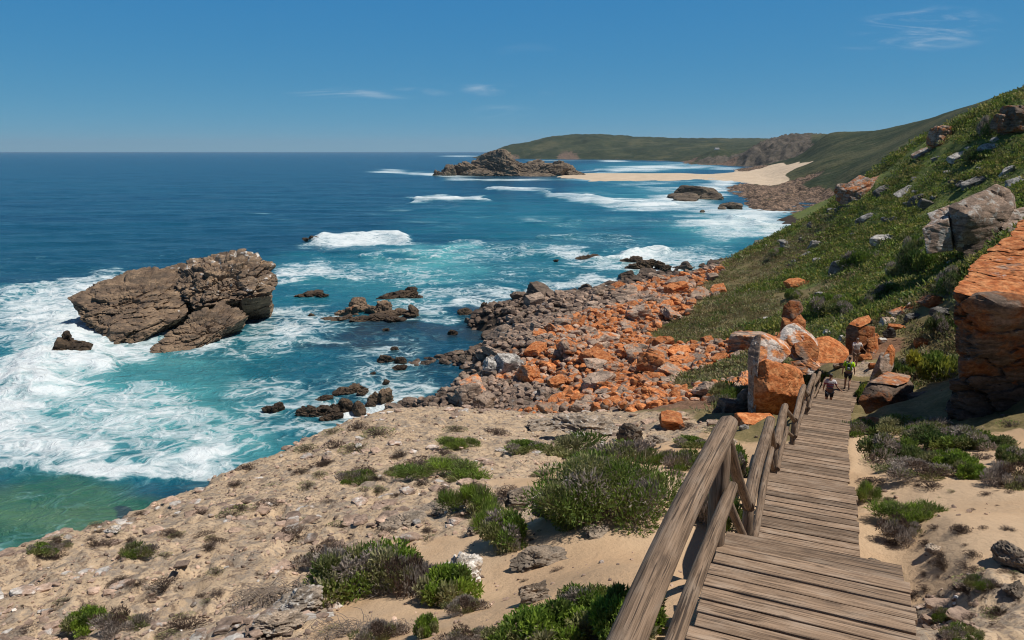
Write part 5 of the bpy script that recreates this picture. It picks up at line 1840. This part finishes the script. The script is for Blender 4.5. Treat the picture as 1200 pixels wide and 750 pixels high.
def dry_proto(seed, n=70, leafn=160, pal='brown', R=.5, Hh=.4):
    r = np.random.default_rng(seed)
    mb = MB()
    for i in range(n):
        a = r.uniform(0, 2 * PI)
        q = r.uniform(.2, 1)
        e = np.array([math.cos(a) * q * R, math.sin(a) * q * R, Hh * (1.05 - q * q * .8) * r.uniform(.5, 1)])
        b = np.array([e[0] * .2, e[1] * .2, -.03])
        m = (b + e) / 2 + r.normal(size=3) * .05
        mb.tube([b, m, e], [.011, .008, .004], r.uniform(.2, .9), 3)
        for j in range(2):
            f_ = e + r.normal(size=3) * .10
            f_[2] = max(.02, f_[2])
            mb.tube([m, f_], [.006, .003], r.uniform(.2, .9), 3)
    k = r.uniform(-1, 1, (leafn, 2))
    k = k[np.hypot(k[:, 0], k[:, 1]) < 1]
    C = np.stack([k[:, 0] * R, k[:, 1] * R, Hh * (1 - (k ** 2).sum(1)) * r.uniform(.25, 1, len(k)) + .02], 1)
    D = np.stack([k[:, 0], k[:, 1], np.full(len(k), .8)], 1) + r.normal(size=(len(k), 3)) * .4
    D /= np.linalg.norm(D, axis=1, keepdims=True)
    p = np.array(PAL[pal])
    cols = p[r.integers(0, len(p), len(k))] * r.uniform(.6, 1.3, len(k))[:, None]
    V, Fq, cl_ = blades(C, D, .085, .03, cols, seed)
    n0 = len(mb.v)
    vs_ = np.concatenate([np.array([tuple(v) for v in mb.v]), V])
    me = bpy.data.meshes.new('dwarf_shrub')
    me.from_pydata(vs_.tolist(), [], mb.f + (Fq + n0).tolist())
    tw = np.tile(np.array([.11, .078, .06]), (n0, 1)) * (.6 + .8 * np.array(mb.t))[:, None]
    add_col(me, 'tint', np.concatenate([tw, cl_]))
    me.materials.append(M['leaf'])
    return me


PROTO = {
    'big': shrub_proto(1, (1.0, .85, .62), 15000, (.075, .020), ['green', 'green', 'olive', 'green', 'grey', 'green', 'olive'], 44, .35, 46),
    'green': shrub_proto(2, (1.0, .8, .6), 5200, (.15, .045), ['green', 'green', 'bright', 'olive', 'grey'], 20, .35, 24),
    'bright': shrub_proto(3, (1.0, .8, .62), 5200, (.15, .055), ['bright', 'green', 'bright', 'olive'], 20, .3, 24),
    'mixed': shrub_proto(4, (1.0, .8, .7), 7000, (.11, .034), ['olive', 'green', 'grey', 'bright', 'grey', 'olive', 'green'], 28, .35, 44),
    'tuft': shrub_proto(5, (1.0, .75, .6), 4200, (.26, .022), ['green', 'olive', 'green', 'bright'], 18, .7, 8),
    'dark': shrub_proto(6, (1.0, .85, .6), 6500, (.13, .042), ['dark', 'green', 'dark', 'olive', 'grey'], 24, .35, 24),
    'greydry': shrub_proto(7, (1.0, .85, .55), 4600, (.12, .026), ['grey', 'grey', 'olive', 'grey', 'brown'], 18, .5, 40),
    'yellow': shrub_proto(8, (1.0, .85, .7), 3200, (.17, .07), ['yellow', 'dark', 'yellow', 'green'], 16, .6),
    'low': shrub_proto(9, (1.0, .8, .34), 3800, (.15, .035), ['olive', 'green', 'olive', 'grey'], 16, .5, 10),
}
# kind, px, base py, width, height, label
SHRUBS = (
    ('big', 716, 612, 168, 100, 'largest dense green shrub on the sand left of the railing'), ('green', 664, 616, 74, 44, 'lower green shrub touching the left foot of the largest shrub'), ('low', 700, 540, 120, 22, 'grey green low scrub along the foot of the limestone ridge'), ('green', 690, 548, 50, 22, 'green bush behind the left top of the largest shrub'),
    ('green', 618, 531, 50, 16, 'small green bush alone below the limestone ridge'), ('tuft', 520, 562, 96, 20, 'long low green tuft on the upper crust'), ('tuft', 536, 527, 44, 14, 'green tuft at the top of the sandy plateau'), ('low', 420, 570, 46, 14, 'olive tuft left of the long low green tuft'), ('low', 470, 560, 40, 10, 'thin olive tuft touching the long low green tuft'),
    ('tuft', 550, 606, 64, 40, 'green tufted bush beside the small sand hollow'), ('green', 594, 644, 80, 44, 'green bush spilling down right of the sand hollow'), ('tuft', 575, 622, 50, 34, 'green grassy bush between the two bushes by the sand hollow'),
    ('mixed', 420, 700, 124, 80, 'broad olive and grey shrub in the middle of the front sand'), ('greydry', 375, 668, 60, 26, 'greyish trailing shrub at the left end of the broad olive shrub'), ('bright', 524, 708, 58, 56, 'rounded bright green shrub below the white limestone block'), ('greydry', 484, 696, 60, 60, 'grey half dead shrub left of the rounded bright green one'), ('greydry', 545, 720, 50, 24, 'grey dead bush at the foot of the rounded bright green shrub'),
    ('bright', 500, 746, 28, 30, 'tiny green shrub alone on the front sand'), ('greydry', 440, 762, 60, 30, 'grey brush at the lower edge beside the tiny green shrub'),
    ('bright', 650, 764, 120, 60, 'bright leafy green shrub at the lower edge left of the hand rail'), ('bright', 740, 748, 90, 66, 'leafy green shrub right under the near hand rail'), ('green', 700, 728, 90, 44, 'green shrub behind the leafy one under the hand rail'), ('bright', 600, 770, 70, 34, 'small leafy shrub at the lower edge beside the bright leafy one'), ('greydry', 545, 765, 60, 24, 'grey low brush at the lower edge left of the leafy shrubs'),
    ('bright', 96, 744, 44, 30, 'bright green half of the low bush at lower left'), ('greydry', 130, 748, 70, 30, 'grey twiggy half of the low bush at lower left'), ('green', 46, 652, 34, 14, 'green bush hanging on the cliff edge at far left'), ('greydry', 66, 650, 30, 12, 'brownish bush on the cliff edge beside the green one'), ('low', 158, 654, 40, 16, 'olive tuft on the crust above the lower left bush'),
    ('low', 812, 552, 60, 26, 'grey green shrub behind the near post top'), ('green', 815, 526, 44, 14, 'flat green shrub in front of the dark lichened rock'), ('green', 858, 560, 46, 48, 'dark green shrub between the first two hand rails'), ('green', 850, 580, 36, 30, 'green shrub seen under the second hand rail'), ('low', 838, 618, 36, 50, 'scrubby shrub behind the first post'), ('low', 770, 545, 40, 20, 'small olive shrub right of the largest shrub'),
    ('dark', 1056, 546, 70, 46, 'dark green shrub at the left of the shrub row below the cliff'), ('dark', 1120, 528, 80, 36, 'wide dark green shrub under the cliff face'), ('dark', 1162, 528, 60, 26, 'dark green shrub at the right of the shrub row under the cliff'), ('bright', 1118, 552, 60, 30, 'bright green shrub in front of the shrub row'), ('bright', 1142, 562, 36, 24, 'small bright green shrub at right of the shrub row'), ('greydry', 1085, 562, 90, 22, 'silvery low scrub in front of the shrub row'), ('green', 1090, 520, 50, 22, 'green shrub at the back of the shrub row'),
    ('tuft', 1072, 614, 76, 26, 'green grass topped tuft on the right hand sand'), ('greydry', 1060, 636, 46, 34, 'grey dead bush hanging below the grass topped tuft'), ('tuft', 1018, 590, 22, 26, 'green tuft against the right edge of the stairs'), ('greydry', 1186, 572, 60, 36, 'grey dead bush at the right edge of the sand'), ('dark', 1196, 545, 36, 30, 'dark bush cut by the right edge below the cliff'), ('low', 1150, 690, 30, 16, 'tiny green tuft on the right hand sand'), ('low', 1108, 728, 22, 18, 'tiny green tuft low on the right hand sand'), ('low', 1140, 752, 50, 14, 'olive tuft at the lower right edge'),
    ('green', 948, 456, 64, 32, 'green bush beside the split boulder at the rail end'), ('yellow', 1096, 448, 52, 50, 'yellow green bush on the bank left of the cliff'), ('yellow', 1016, 472, 20, 30, 'yellowish grass growing along the far stair edge'), ('low', 1020, 510, 60, 18, 'dry grass around the little orange rock'), ('low', 1075, 508, 80, 14, 'olive grass patch in front of the grey rock'), ('dark', 1062, 442, 36, 30, 'dark bush right of the patchy rock'), ('low', 860, 466, 50, 20, 'olive scrub above the dark lichened rock'), ('low', 856, 478, 44, 14, 'grassy tuft left of the split boulder'))
for i, (kd, px, py, wp, hp, lab) in enumerate(SHRUBS):
    x, y, z = hit(px, min(py, 747))
    if py > 747:
        y -= (py - 747) * .018
        x = ray(px, 747)[0] * y * .99
        z = float(H([x], [y])[0])
    c_ = depth(x, y, z)
    w2 = wp / F * c_ / 2
    hh = hp / F * c_ * 1.05
    fo, st = PROTO[kd]
    t = thing('shrub', lab, 'shrub', (x, y + w2 * .35, float(H([x], [y + w2 * .35])[0]) * .6 + z * .4), (i * 2.4) % 6.28 if wp < hp * 2 else (i % 2) * PI + (i % 5) * .1 - .2)
    zz_ = {'low': .34, 'mixed': .7, 'yellow': .7, 'bright': .62, 'big': .62, 'greydry': .55}.get(kd, .6)
    t.scale = (w2 * 1.05, max(w2 * .8 if wp > hp * 1.6 else w2 * .95, hh * .75), max(hh * (.70 if kd != 'big' else .70), w2 * .34) / zz_)
    link('foliage', fo, t)
    link('stems', st, t)

# small dry plants all over the crust
DRY = [dry_proto(20, 70, 330, 'brown'), dry_proto(21, 55, 360, 'olive', .5, .3), dry_proto(22, 90, 60, 'grey'), dry_proto(23, 60, 420, 'brown', .5, .42), dry_proto(24, 50, 200, 'green', .5, .32)]
DWORD = ('dark brown', 'olive green', 'grey leafless', 'bushy brown', 'small green')
ZONES = ((30, 690, 'on the crust at the far left'), (100, 660, 'near the cliff edge at far left'), (200, 620, 'on the pale crust along the cliff edge'), (280, 560, 'on the upper crust above the surf'), (400, 530, 'at the far edge of the sandy plateau'), (520, 515, 'on the crust below the grey boulders'), (620, 560, 'around the bushes by the sand hollow'),
         (330, 610, 'in the middle of the crust slope'), (240, 680, 'between the twig mound and the cliff edge'), (330, 690, 'left of the broad olive shrub'), (470, 640, 'above the broad olive shrub'), (600, 690, 'around the grey limestone knob'), (760, 620, 'on the sand beside the near rail'), (150, 730, 'around the low bush at lower left'), (400, 735, 'on the front sand'),
         (1130, 690, 'on the stony sand at lower right'), (1090, 590, 'on the sand right of the stairs'), (1170, 620, 'near the right edge rocks'), (1040, 520, 'in the grass right of the stairs'), (780, 520, 'right of the limestone ridge'))
nd = 0
for k in range(1500):
    if nd >= 290:
        break
    px = random.uniform(0, 1200)
    py = random.uniform(500, 750)
    if nd < 45:
        px, py = random.uniform(1010, 1200), random.uniform(560, 748)
    if px > 640 and px < 1010 and py > 470 and (px > 1560 - 1.15 * py - 60):
        continue
    x, y, z = hit(px, py)
    if z < -25 or path_info(np.array([x]), np.array([y]))[0][0] < 1.25:
        continue
    wv = classes(np.array([x]), np.array([y]))[0]
    if wv[0] > .45 and random.random() < .65 and px < 1000:
        continue
    if wv[2] + wv[4] + wv[5] + wv[6] > .5:
        continue
    c_ = depth(x, y, z)
    s_ = random.uniform(9, 27) / F * c_ * random.choice((.7, 1, 1, 1.5))
    if px > 1010:
        s_ *= .8
    kd = random.choice((0, 0, 3, 3, 2, 1, 1, 4)) if px < 1000 else random.choice((0, 3, 3, 3, 2, 4))
    zn = min(ZONES, key=lambda q: (q[0] - px) ** 2 + 2 * (q[1] - py) ** 2)[2]
    o = link('dwarf_shrub', DRY[kd], None, (x, y, z - .02))
    o.scale = (s_ * random.uniform(.8, 1.7), s_ * random.uniform(.8, 1.4), s_ * random.uniform(.35, .8))
    o.rotation_euler = (0, 0, random.uniform(0, 6.28))
    o.color = (*([random.uniform(.8, 1.25)] * 3), 1)
    lw = '%s dwarf shrub %s' % (DWORD[kd], zn)
    tag(o, lw, 'shrub', '%s dwarf shrubs %s' % (DWORD[kd], zn))
    nd += 1
# tangled dead twig mounds on the front sand
for i, (px, py, wp, hp, lab) in enumerate(((335, 706, 90, 40, 'tangled mound of dead grey twigs with pale rubble beside it'), (400, 744, 80, 30, 'curled dead branches at the lower edge under the broad shrub'), (470, 742, 50, 24, 'thin dry grass stalks on the front sand'), (300, 700, 60, 36, 'flattened dark brown dead bush left of the twig mound'))):
    r = np.random.default_rng(400 + i)
    mb = MB()
    for k in range(110):
        a = r.uniform(0, 6.28)
        q = r.uniform(.1, 1)
        p = np.array([math.cos(a) * q, math.sin(a) * q * .7, .05])
        pts = [p]
        ang = a + 1.4 + r.normal() * .5
        zc = .0
        for j in range(5):
            ang += r.normal() * .4 + .25
            pts.append(pts[-1] + np.array([math.cos(ang) * .16, math.sin(ang) * .12, r.normal() * .08 + (.07 if j < 2 else -.05)]))
        mb.tube(pts, [.012, .011, .010, .008, .006, .004], r.uniform(0, 1), 4)
    o = mb.build('twig_mound', M['twig'])
    x, y, z = hit(px, py)
    c_ = depth(x, y, z)
    w2 = wp / F * c_ / 2
    o.location = (x, y, z)
    o.scale = (w2, w2, w2 * .9)
    tag(o, lab, 'dead bush')

# low scrub covering the green slope: one mass of small leafy clumps
NS = 90000
sy_ = 34 * (215 / 34.0) ** (rng.uniform(size=NS) ** .72)
sx_ = rng.uniform(.12, .80, NS) * sy_
ws = classes(sx_, sy_)
p_ = np.stack([sx_, sy_, 0 * sx_], 1)
den = perlin(p_ * .12, 55) * 1.1 + perlin(p_ * .35, 56) * .7
okm = (ws[:, 2] + .75 * ws[:, 3] > .45) & (rng.uniform(size=NS) < .36 + .85 * den + .1 * ws[:, 2]) & (path_info(sx_, sy_)[0] > 2.0)
for (qx, qy, qr) in CLEAR:
    okm &= np.hypot(sx_ - qx, sy_ - qy) > qr
sx_, sy_, ws, den = sx_[okm], sy_[okm], ws[okm], den[okm]
sx_, sy_, ws, den = sx_[:22000], sy_[:22000], ws[:22000], den[:22000]
sz_ = H(sx_, sy_, ws)
n = len(sx_)
per = 26
rad_ = rng.uniform(.30, .8, n) * (.75 + sy_ / 170) * (1 + .45 * (ws[:, 2] > .5) * np.clip(den + .4, 0, 1))
off = rng.normal(size=(n, per, 3))
off /= np.linalg.norm(off, axis=2, keepdims=True)
off[:, :, 2] = np.abs(off[:, :, 2])
C = np.stack([sx_, sy_, sz_], 1)[:, None] + off * rad_[:, None, None] * np.array([1.25, 1.25, .36]) * rng.uniform(.4, 1, (n, per, 1))
D = off * .8 + np.array([0, 0, .6]) + rng.normal(size=(n, per, 3)) * .4
D /= np.linalg.norm(D, axis=2, keepdims=True)
gp = np.array(PAL['green'] + PAL['dark'] + PAL['olive'][:2]) * np.array([1.12, 1.0, .85])
bp = np.array(PAL['olive'] + ((.24, .185, .09), (.20, .155, .07), (.27, .21, .11)))
isg = rng.uniform(size=n) < (ws[:, 2] * 1.1 - .05 + den * .6)
base = np.where(isg[:, None], gp[rng.integers(0, len(gp), n)], bp[rng.integers(0, len(bp), n)])
cols = base[:, None] * rng.uniform(.7, 1.35, (n, per, 1))
lw = np.repeat(rad_ * .34, per)
r = np.random.default_rng(5)
Cf, Df = C.reshape(-1, 3), D.reshape(-1, 3)
V, Fq, cl_ = blades(Cf, Df, lw, lw * .5, cols.reshape(-1, 3), 77)
tag(link('hillside_scrub', mesh_np('hillside_scrub', V, Fq, M['leaf'], smooth=False, cols=cl_)), 'dense low green scrub covering the slope above the stairs', 'scrub', kind='stuff')
# bushes one can tell apart on the slope
for i, (px, py, wp, hp, kd, lab) in enumerate(((1088, 318, 60, 34, 'dark', 'dark bush in the shade under the grey outcrop'), (1120, 340, 50, 26, 'dark', 'dark bush between the grey outcrop and the cliff'), (1010, 316, 44, 20, 'green', 'green bush right of the long tilted grey rock'), (1040, 350, 50, 16, 'green', 'broad green bush on the lower slope'), (1060, 326, 40, 18, 'green', 'green bush above the broad green bush'), (975, 366, 54, 20, 'green', 'green bush above the farthest hiker'), (930, 352, 30, 12, 'green', 'small green bush under the orange sided rock'), (1000, 372, 44, 16, 'dark', 'dark green bush right above the farthest hiker'), (1020, 362, 30, 16, 'dark', 'small dark bush near the stone heap'), (1075, 300, 30, 22, 'green', 'green bush at the left foot of the grey outcrop'), (1150, 190, 40, 14, 'dark', 'dark bush under the white flat stone'), (1160, 160, 30, 22, 'dark', 'dark bush left of the ridge outcrop'), (1108, 392, 36, 24, 'dark', 'dark bush at the cliff left edge'), (912, 300, 30, 9, 'green', 'green patch bush on the seaward shoulder'))):
    x, y, z = hit(px, py)
    c_ = depth(x, y, z)
    w2 = wp / F * c_ / 2
    t = thing('bush', lab, 'bush', (x, y + w2 * .3, z), i * 1.3)
    t.scale = (w2, w2 * .8, max(hp / F * c_ / .6, w2 * .5))
    link('foliage', PROTO[kd][0], t)
    link('stems', PROTO[kd][1], t)

# ------------------------------------------------------------------ people
def banded(name, bands, scale=1.0, soft=.01):
    """cloth with horizontal bands of colour: (height above the feet, colour) from bottom to top"""
    g = G(name)
    z = g.n('ShaderNodeSeparateXYZ')
    tc = g.n('ShaderNodeTexCoord').outputs['Object']
    g.l(tc, z.inputs[0])
    n = g.math('MULTIPLY', g.math('SUBTRACT', g.noise(tc, 14, 3, .6), .5), .09)
    h = g.math('ADD', z.outputs[2], n)
    col = (*bands[0][1], 1)
    for hh, c in bands[1:]:
        col = g.mix(g.ramp(h, hh - soft, hh + soft), col, c)
    nb = g.bump(g.noise(tc, 9, 3, .6), .5, .03)
    g.bsdf(col, .85, nb, .2)
    return g.m


def skin_obj(name, verts, edges, radii, mat, parent, root=0, sub=2):
    me = bpy.data.meshes.new(name)
    me.from_pydata(verts, edges, [])
    o = link(name, me, parent)
    sk = o.modifiers.new('skin', 'SKIN')
    sk.use_smooth_shade = True
    for i, r in enumerate(radii):
        d = me.skin_vertices[0].data[i]
        d.radius = r if isinstance(r, tuple) else (r, r)
        d.use_root = (i == root)
    ss = o.modifiers.new('smooth', 'SUBSURF')
    ss.levels = ss.render_levels = sub
    me.materials.append(mat)
    return o


def person(loc, rz, label, shirt, shorts, hair, pose, cap=None, scale=1.0):
    t = thing('person', label, 'person', loc, rz)
    t.scale = (scale,) * 3
    lk, rk = pose['legs']                       # knee and ankle offsets (y, z) for each leg
    V, E_, R = [], [], []

    def add(p, r, par=None):
        V.append(tuple(p))
        R.append(r)
        if par is not None:
            E_.append((par, len(V) - 1))
        return len(V) - 1
    lean = pose.get('lean', .04)
    pel = add((0, 0, .96), (.145, .10))
    sp = add((0, lean * .4, 1.14), (.130, .092), pel)
    ch = add((0, lean * .8, 1.33), (.155, .10), sp)
    nb_ = add((0, lean, 1.455), (.085, .065), ch)
    nk = add((0, lean * 1.1 + .005, 1.515), (.052, .055), nb_)
    jw = add((0, lean * 1.2 + .022, 1.585), (.060, .072), nk)
    hd = add((0, lean * 1.2 + .012, 1.655), (.074, .090), jw)
    add((0, lean * 1.2, 1.725), (.055, .068), hd)
    add((0, lean * 1.2 + .115, 1.628), .012, hd)          # nose
    for s_ in (-1, 1):
        add((s_ * .080, lean * 1.2 + .0, 1.640), .014, hd)   # ears
    wrists = []
    for s_, arm in ((-1, pose['arms'][0]), (1, pose['arms'][1])):
        sh = add((s_ * .185, lean, 1.405), (.058, .055), ch)
        el = add((s_ * arm[0][0], arm[0][1], arm[0][2]), (.040, .040), sh)
        wr = add((s_ * arm[1][0], arm[1][1], arm[1][2]), (.027, .024), el)
        d = Vector(V[wr]) - Vector(V[el])
        d.normalize()
        pc = Vector(V[wr]) + d * .07
        pm = add(pc, (.034, .018), wr)
        bx = Vector((0, 1, 0)).cross(d).normalized().cross(d).normalized()
        for k, (o_, l_) in enumerate(((-.026, .066), (-.009, .078), (.009, .074), (.026, .058))):
            a1 = add(pc + d * .035 + bx * o_, .009, pm)
            a2 = add(pc + d * (.035 + l_ * .55) + bx * o_ * 1.1 + Vector((-s_ * .010, 0, 0)), .008, a1)
            add(pc + d * (.03 + l_) + bx * o_ * 1.1 + Vector((-s_ * .028, 0, 0)), .007, a2)
        th = add(pc - d * .02 + bx * .036, .010, pm)
        add(pc + d * .03 + bx * .060, .008, th)
    for s_, (kn, an) in ((-1, lk), (1, rk)):
        hp = add((s_ * .092, 0, .90), (.082, .085), pel)
        k_ = add((s_ * .098, kn[0], kn[1]), (.055, .058), hp)
        cf = add((s_ * .098, kn[0] * .4 + an[0] * .6 - .02, kn[1] * .6 + an[1] * .4), (.050, .055), k_)
        a_ = add((s_ * .098, an[0], an[1]), (.036, .040), cf)
        add((s_ * .104, an[0] + .13, an[1] - .05), (.042, .026), a_)
    skin_obj('body', V, E_, R, M['skin'], t)

    def sub_skin(name, pts, edges, radii, mat, sub=2):
        return skin_obj(name, pts, edges, radii, mat, t, 0, sub)
    # shirt: trunk, short sleeves
    pts = [(0, lean * .2, .99), (0, lean * .4, 1.14), (0, lean * .8, 1.32), (0, lean, 1.435)]
    rd_ = [(.172, .125), (.160, .120), (.182, .128), (.100, .082)]
    ed = [(0, 1), (1, 2), (2, 3)]
    for s_, arm in ((-1, pose['arms'][0]), (1, pose['arms'][1])):
        sh = Vector((s_ * .185, lean, 1.405))
        el = Vector((s_ * arm[0][0], arm[0][1], arm[0][2]))
        i0 = len(pts)
        pts += [tuple(sh), tuple(sh.lerp(el, .75))]
        rd_ += [(.076, .072), (.066, .064)]
        ed += [(2, i0), (i0, i0 + 1)]
    sub_skin('shirt', pts, ed, rd_, shirt)
    # shorts down to the knee
    pts = [(0, 0, .965)]
    rd_ = [(.170, .125)]
    ed = []
    for s_, (kn, an) in ((-1, lk), (1, rk)):
        i0 = len(pts)
        pts += [(s_ * .095, kn[0] * .2, .86), (s_ * .100, kn[0] * .85, .96 - (.96 - kn[1]) * .82)]
        rd_ += [(.105, .108), (.085, .088)]
        ed += [(0, i0), (i0, i0 + 1)]
    sub_skin('shorts', pts, ed, rd_, shorts)
    hy = lean * 1.2
    if cap:
        mb = MB()
        c = skin_obj('cap', [(0, hy + .0, 1.665), (0, hy - .004, 1.735)], [(0, 1)], [(.092, .104), (.070, .080)], cap, t)
        skin_obj('brim', [(0, hy + .08, 1.672), (0, hy + .16, 1.662)], [(0, 1)], [(.07, .012), (.05, .010)], cap, c, 0, 1)
    skin_obj('hair', [(0, hy - .022, 1.60), (0, hy - .020, 1.665), (0, hy - .006, 1.732)], [(0, 1), (1, 2)], [(.066, .060), (.082, .086), (.062, .072)], hair, t)
    for s_, (kn, an) in ((-1, lk), (1, rk)):
        skin_obj('shoe', [(s_ * .098, an[0] - .045, an[1] - .03), (s_ * .100, an[0] + .03, an[1] - .035), (s_ * .106, an[0] + .15, an[1] - .055)], [(0, 1), (1, 2)], [(.045, .05), (.05, .05), (.048, .034)], M['shoe'], t, 0, 1)
    # face: eyes and mouth
    for s_ in (-1, 1):
        m_ = MB()
        m_.tube([(s_ * .030, hy + .084, 1.652), (s_ * .030, hy + .098, 1.652)], [.010, .006], .1, 8)
        e_o = m_.build('eye', M['shoe'], t)
    return t


M['shoe'] = mat_plain('dark_shoe', (.05, .05, .055), .7, .3, 30)
M['hair'] = mat_plain('dark_hair', (.045, .03, .022), .7, .3, 60)
M['greyhair'] = mat_plain('grey_hair', (.22, .19, .17), .7, .3, 60)
M['bluecap'] = mat_plain('blue_grey_cap', (.10, .14, .17), .8, .2, 30)
M['darkshort'] = mat_plain('dark_shorts', (.028, .030, .040), .85, .2, 25)
M['brownshort'] = mat_plain('brown_shorts', (.16, .105, .085), .85, .2, 25)
M['shirt_pattern'] = banded('white_red_blue_shirt', [(0, (.10, .12, .16)), (1.06, (.13, .15, .20)), (1.12, (.34, .09, .10)), (1.19, (.17, .14, .22)), (1.25, (.36, .10, .11)), (1.31, (.62, .58, .58))], 1, .02)
M['shirt_lime'] = banded('lime_shirt', [(0, (.42, .72, .015)), (1.2, (.46, .78, .02))], 1, .1)
M['shirt_white'] = banded('pale_shirt', [(0, (.66, .60, .57)), (1.16, (.40, .37, .37)), (1.34, (.78, .72, .68))], 1, .03)
M['pack'] = mat_plain('dark_green_pack', (.03, .055, .028), .75, .3, 25)
M['pack_trim'] = mat_plain('grey_pack_trim', (.28, .32, .34), .7, .3, 25)

walkR = (((.08, .52), (-.10, .14)), ((.12, .52), (.16, .085)))
walkL = (((.14, .52), (.18, .085)), ((.04, .51), (-.16, .15)))
ARM = ((.255, -.03, 1.14), (.270, .10, .93))
ARMB = ((.250, -.10, 1.15), (.265, -.10, .90))
ARMOUT = ((.30, .02, 1.15), (.46, .10, 1.00))


def stand(px, py, Y):
    a, b = ray(px, py)
    return a * Y, Y


def on_walk(x, y):
    return float(path_info(np.array([x]), np.array([y]))[1][0])


x, y = stand(970, 479, 32.2)
person((x, y, float(DECKS[5]['e'].z)), rad(-24), 'hiker in white, red and blue shirt with blue grey cap going down the steps', M['shirt_pattern'], M['darkshort'], M['hair'], dict(legs=walkR, arms=(ARM, ARMOUT), lean=.05), cap=M['bluecap'])
x, y = stand(992, 457, 35.1)
zf = float(DECKS[5]['e'].z)
ROT = rad(-28)
person((x, y, zf), ROT, 'hiker in bright lime green shirt wearing a dark backpack on the far landing', M['shirt_lime'], M['darkshort'], M['hair'], dict(legs=walkL, arms=(ARMB, ARM), lean=.06))
bp_ = thing('backpack', 'dark green backpack with grey pocket on the back of the lime shirted hiker', 'backpack', (x, y, zf), ROT)


def pillow(name, c, s, mat, parent, seed=0):
    P, Fc = lump(s, seed + 50, 4, 0, box=1, rough=.03, sharp=14, loc=c)
    me = mesh_np(name, P, Fc, mat)
    return link(name, me, parent)


pb = pillow('pack_body', (0, -.155, 1.24), (.10, .075, .15), M['pack'], bp_, 1)
pillow('pocket', (0, -.235, 1.18), (.08, .03, .08), M['pack_trim'], bp_, 2)
pillow('lid', (0, -.16, 1.38), (.085, .07, .035), M['pack'], bp_, 3)
for s_ in (-1, 1):
    m_ = MB()
    m_.tube([(s_ * .10, -.10, 1.42), (s_ * .11, .03, 1.500), (s_ * .12, .16, 1.43), (s_ * .14, .185, 1.25), (s_ * .165, .06, 1.10), (s_ * .14, -.09, 1.06)], [.020] * 6, .3, 6)
    m_.build('strap', M['pack_trim'], bp_, smooth=True)
x, y = stand(1002, 430, 40.4)
zg = float(H([x], [y])[0])
person((x, y, zg), rad(-10), 'farthest hiker in pale grey white shirt and brown shorts on the sandy path', M['shirt_white'], M['brownshort'], M['greyhair'], dict(legs=walkR, arms=(ARMB, ARMOUT), lean=.05))

# a small white house far off on the headland
x, y, z = at(840, 175, 1900)
z = max(z, float(HF(np.array([x]), np.array([y]))[0]))
hs_ = thing('house', 'tiny white house far away on the headland slope', 'house', (x, y, z - 1), .3)
mb = MB()
mb.prism(V3((-9, 0, 5)), V3((1, 0, 0)), V3((0, 1, 0)), UP, 18, 8, 5, .9)
M['white'] = mat_plain('white_wall', (.75, .73, .70), .8)
M['roof'] = mat_plain('grey_roof', (.35, .33, .32), .8)
hs_.scale = (.6, .6, .6)
mb.build('wall', M['white'], hs_)
bm = bmesh.new()
vv = [bm.verts.new(p) for p in ((-10, -5, 5), (10, -5, 5), (10, 5, 5), (-10, 5, 5), (-10, 0, 8), (10, 0, 8))]
for q in ((0, 1, 5, 4), (2, 3, 4, 5), (0, 4, 3), (1, 2, 5), (3, 2, 1, 0)):
    bm.faces.new([vv[i] for i in q])
me = bpy.data.meshes.new('roof')
bm.to_mesh(me)
bm.free()
me.materials.append(M['roof'])
link('roof', me, hs_)

# ------------------------------------------------------------------ air
g = G('sea_air')
pv = g.n('ShaderNodeVolumePrincipled')
pv.inputs['Color'].default_value = (.72, .88, 1.0, 1)
pv.inputs['Density'].default_value = 3.5e-5
pv.inputs['Anisotropy'].default_value = .2
g.l(pv.outputs[0], g.out.inputs['Volume'])
x0, x1, y0, y1, z0, z1 = -26000, 22000, -80, 20500, -60, 260
V = [(x, y, z) for x in (x0, x1) for y in (y0, y1) for z in (z0, z1)]
hz = link('haze', mesh_np('haze', V, [(0, 1, 3, 2), (4, 6, 7, 5), (0, 4, 5, 1), (2, 3, 7, 6), (0, 2, 6, 4), (1, 5, 7, 3)], g.m, smooth=False))
tag(hz, 'thin pale sea air between the viewer and the far headland', 'haze', kind='stuff')
scene.cycles.volume_bounces = 0
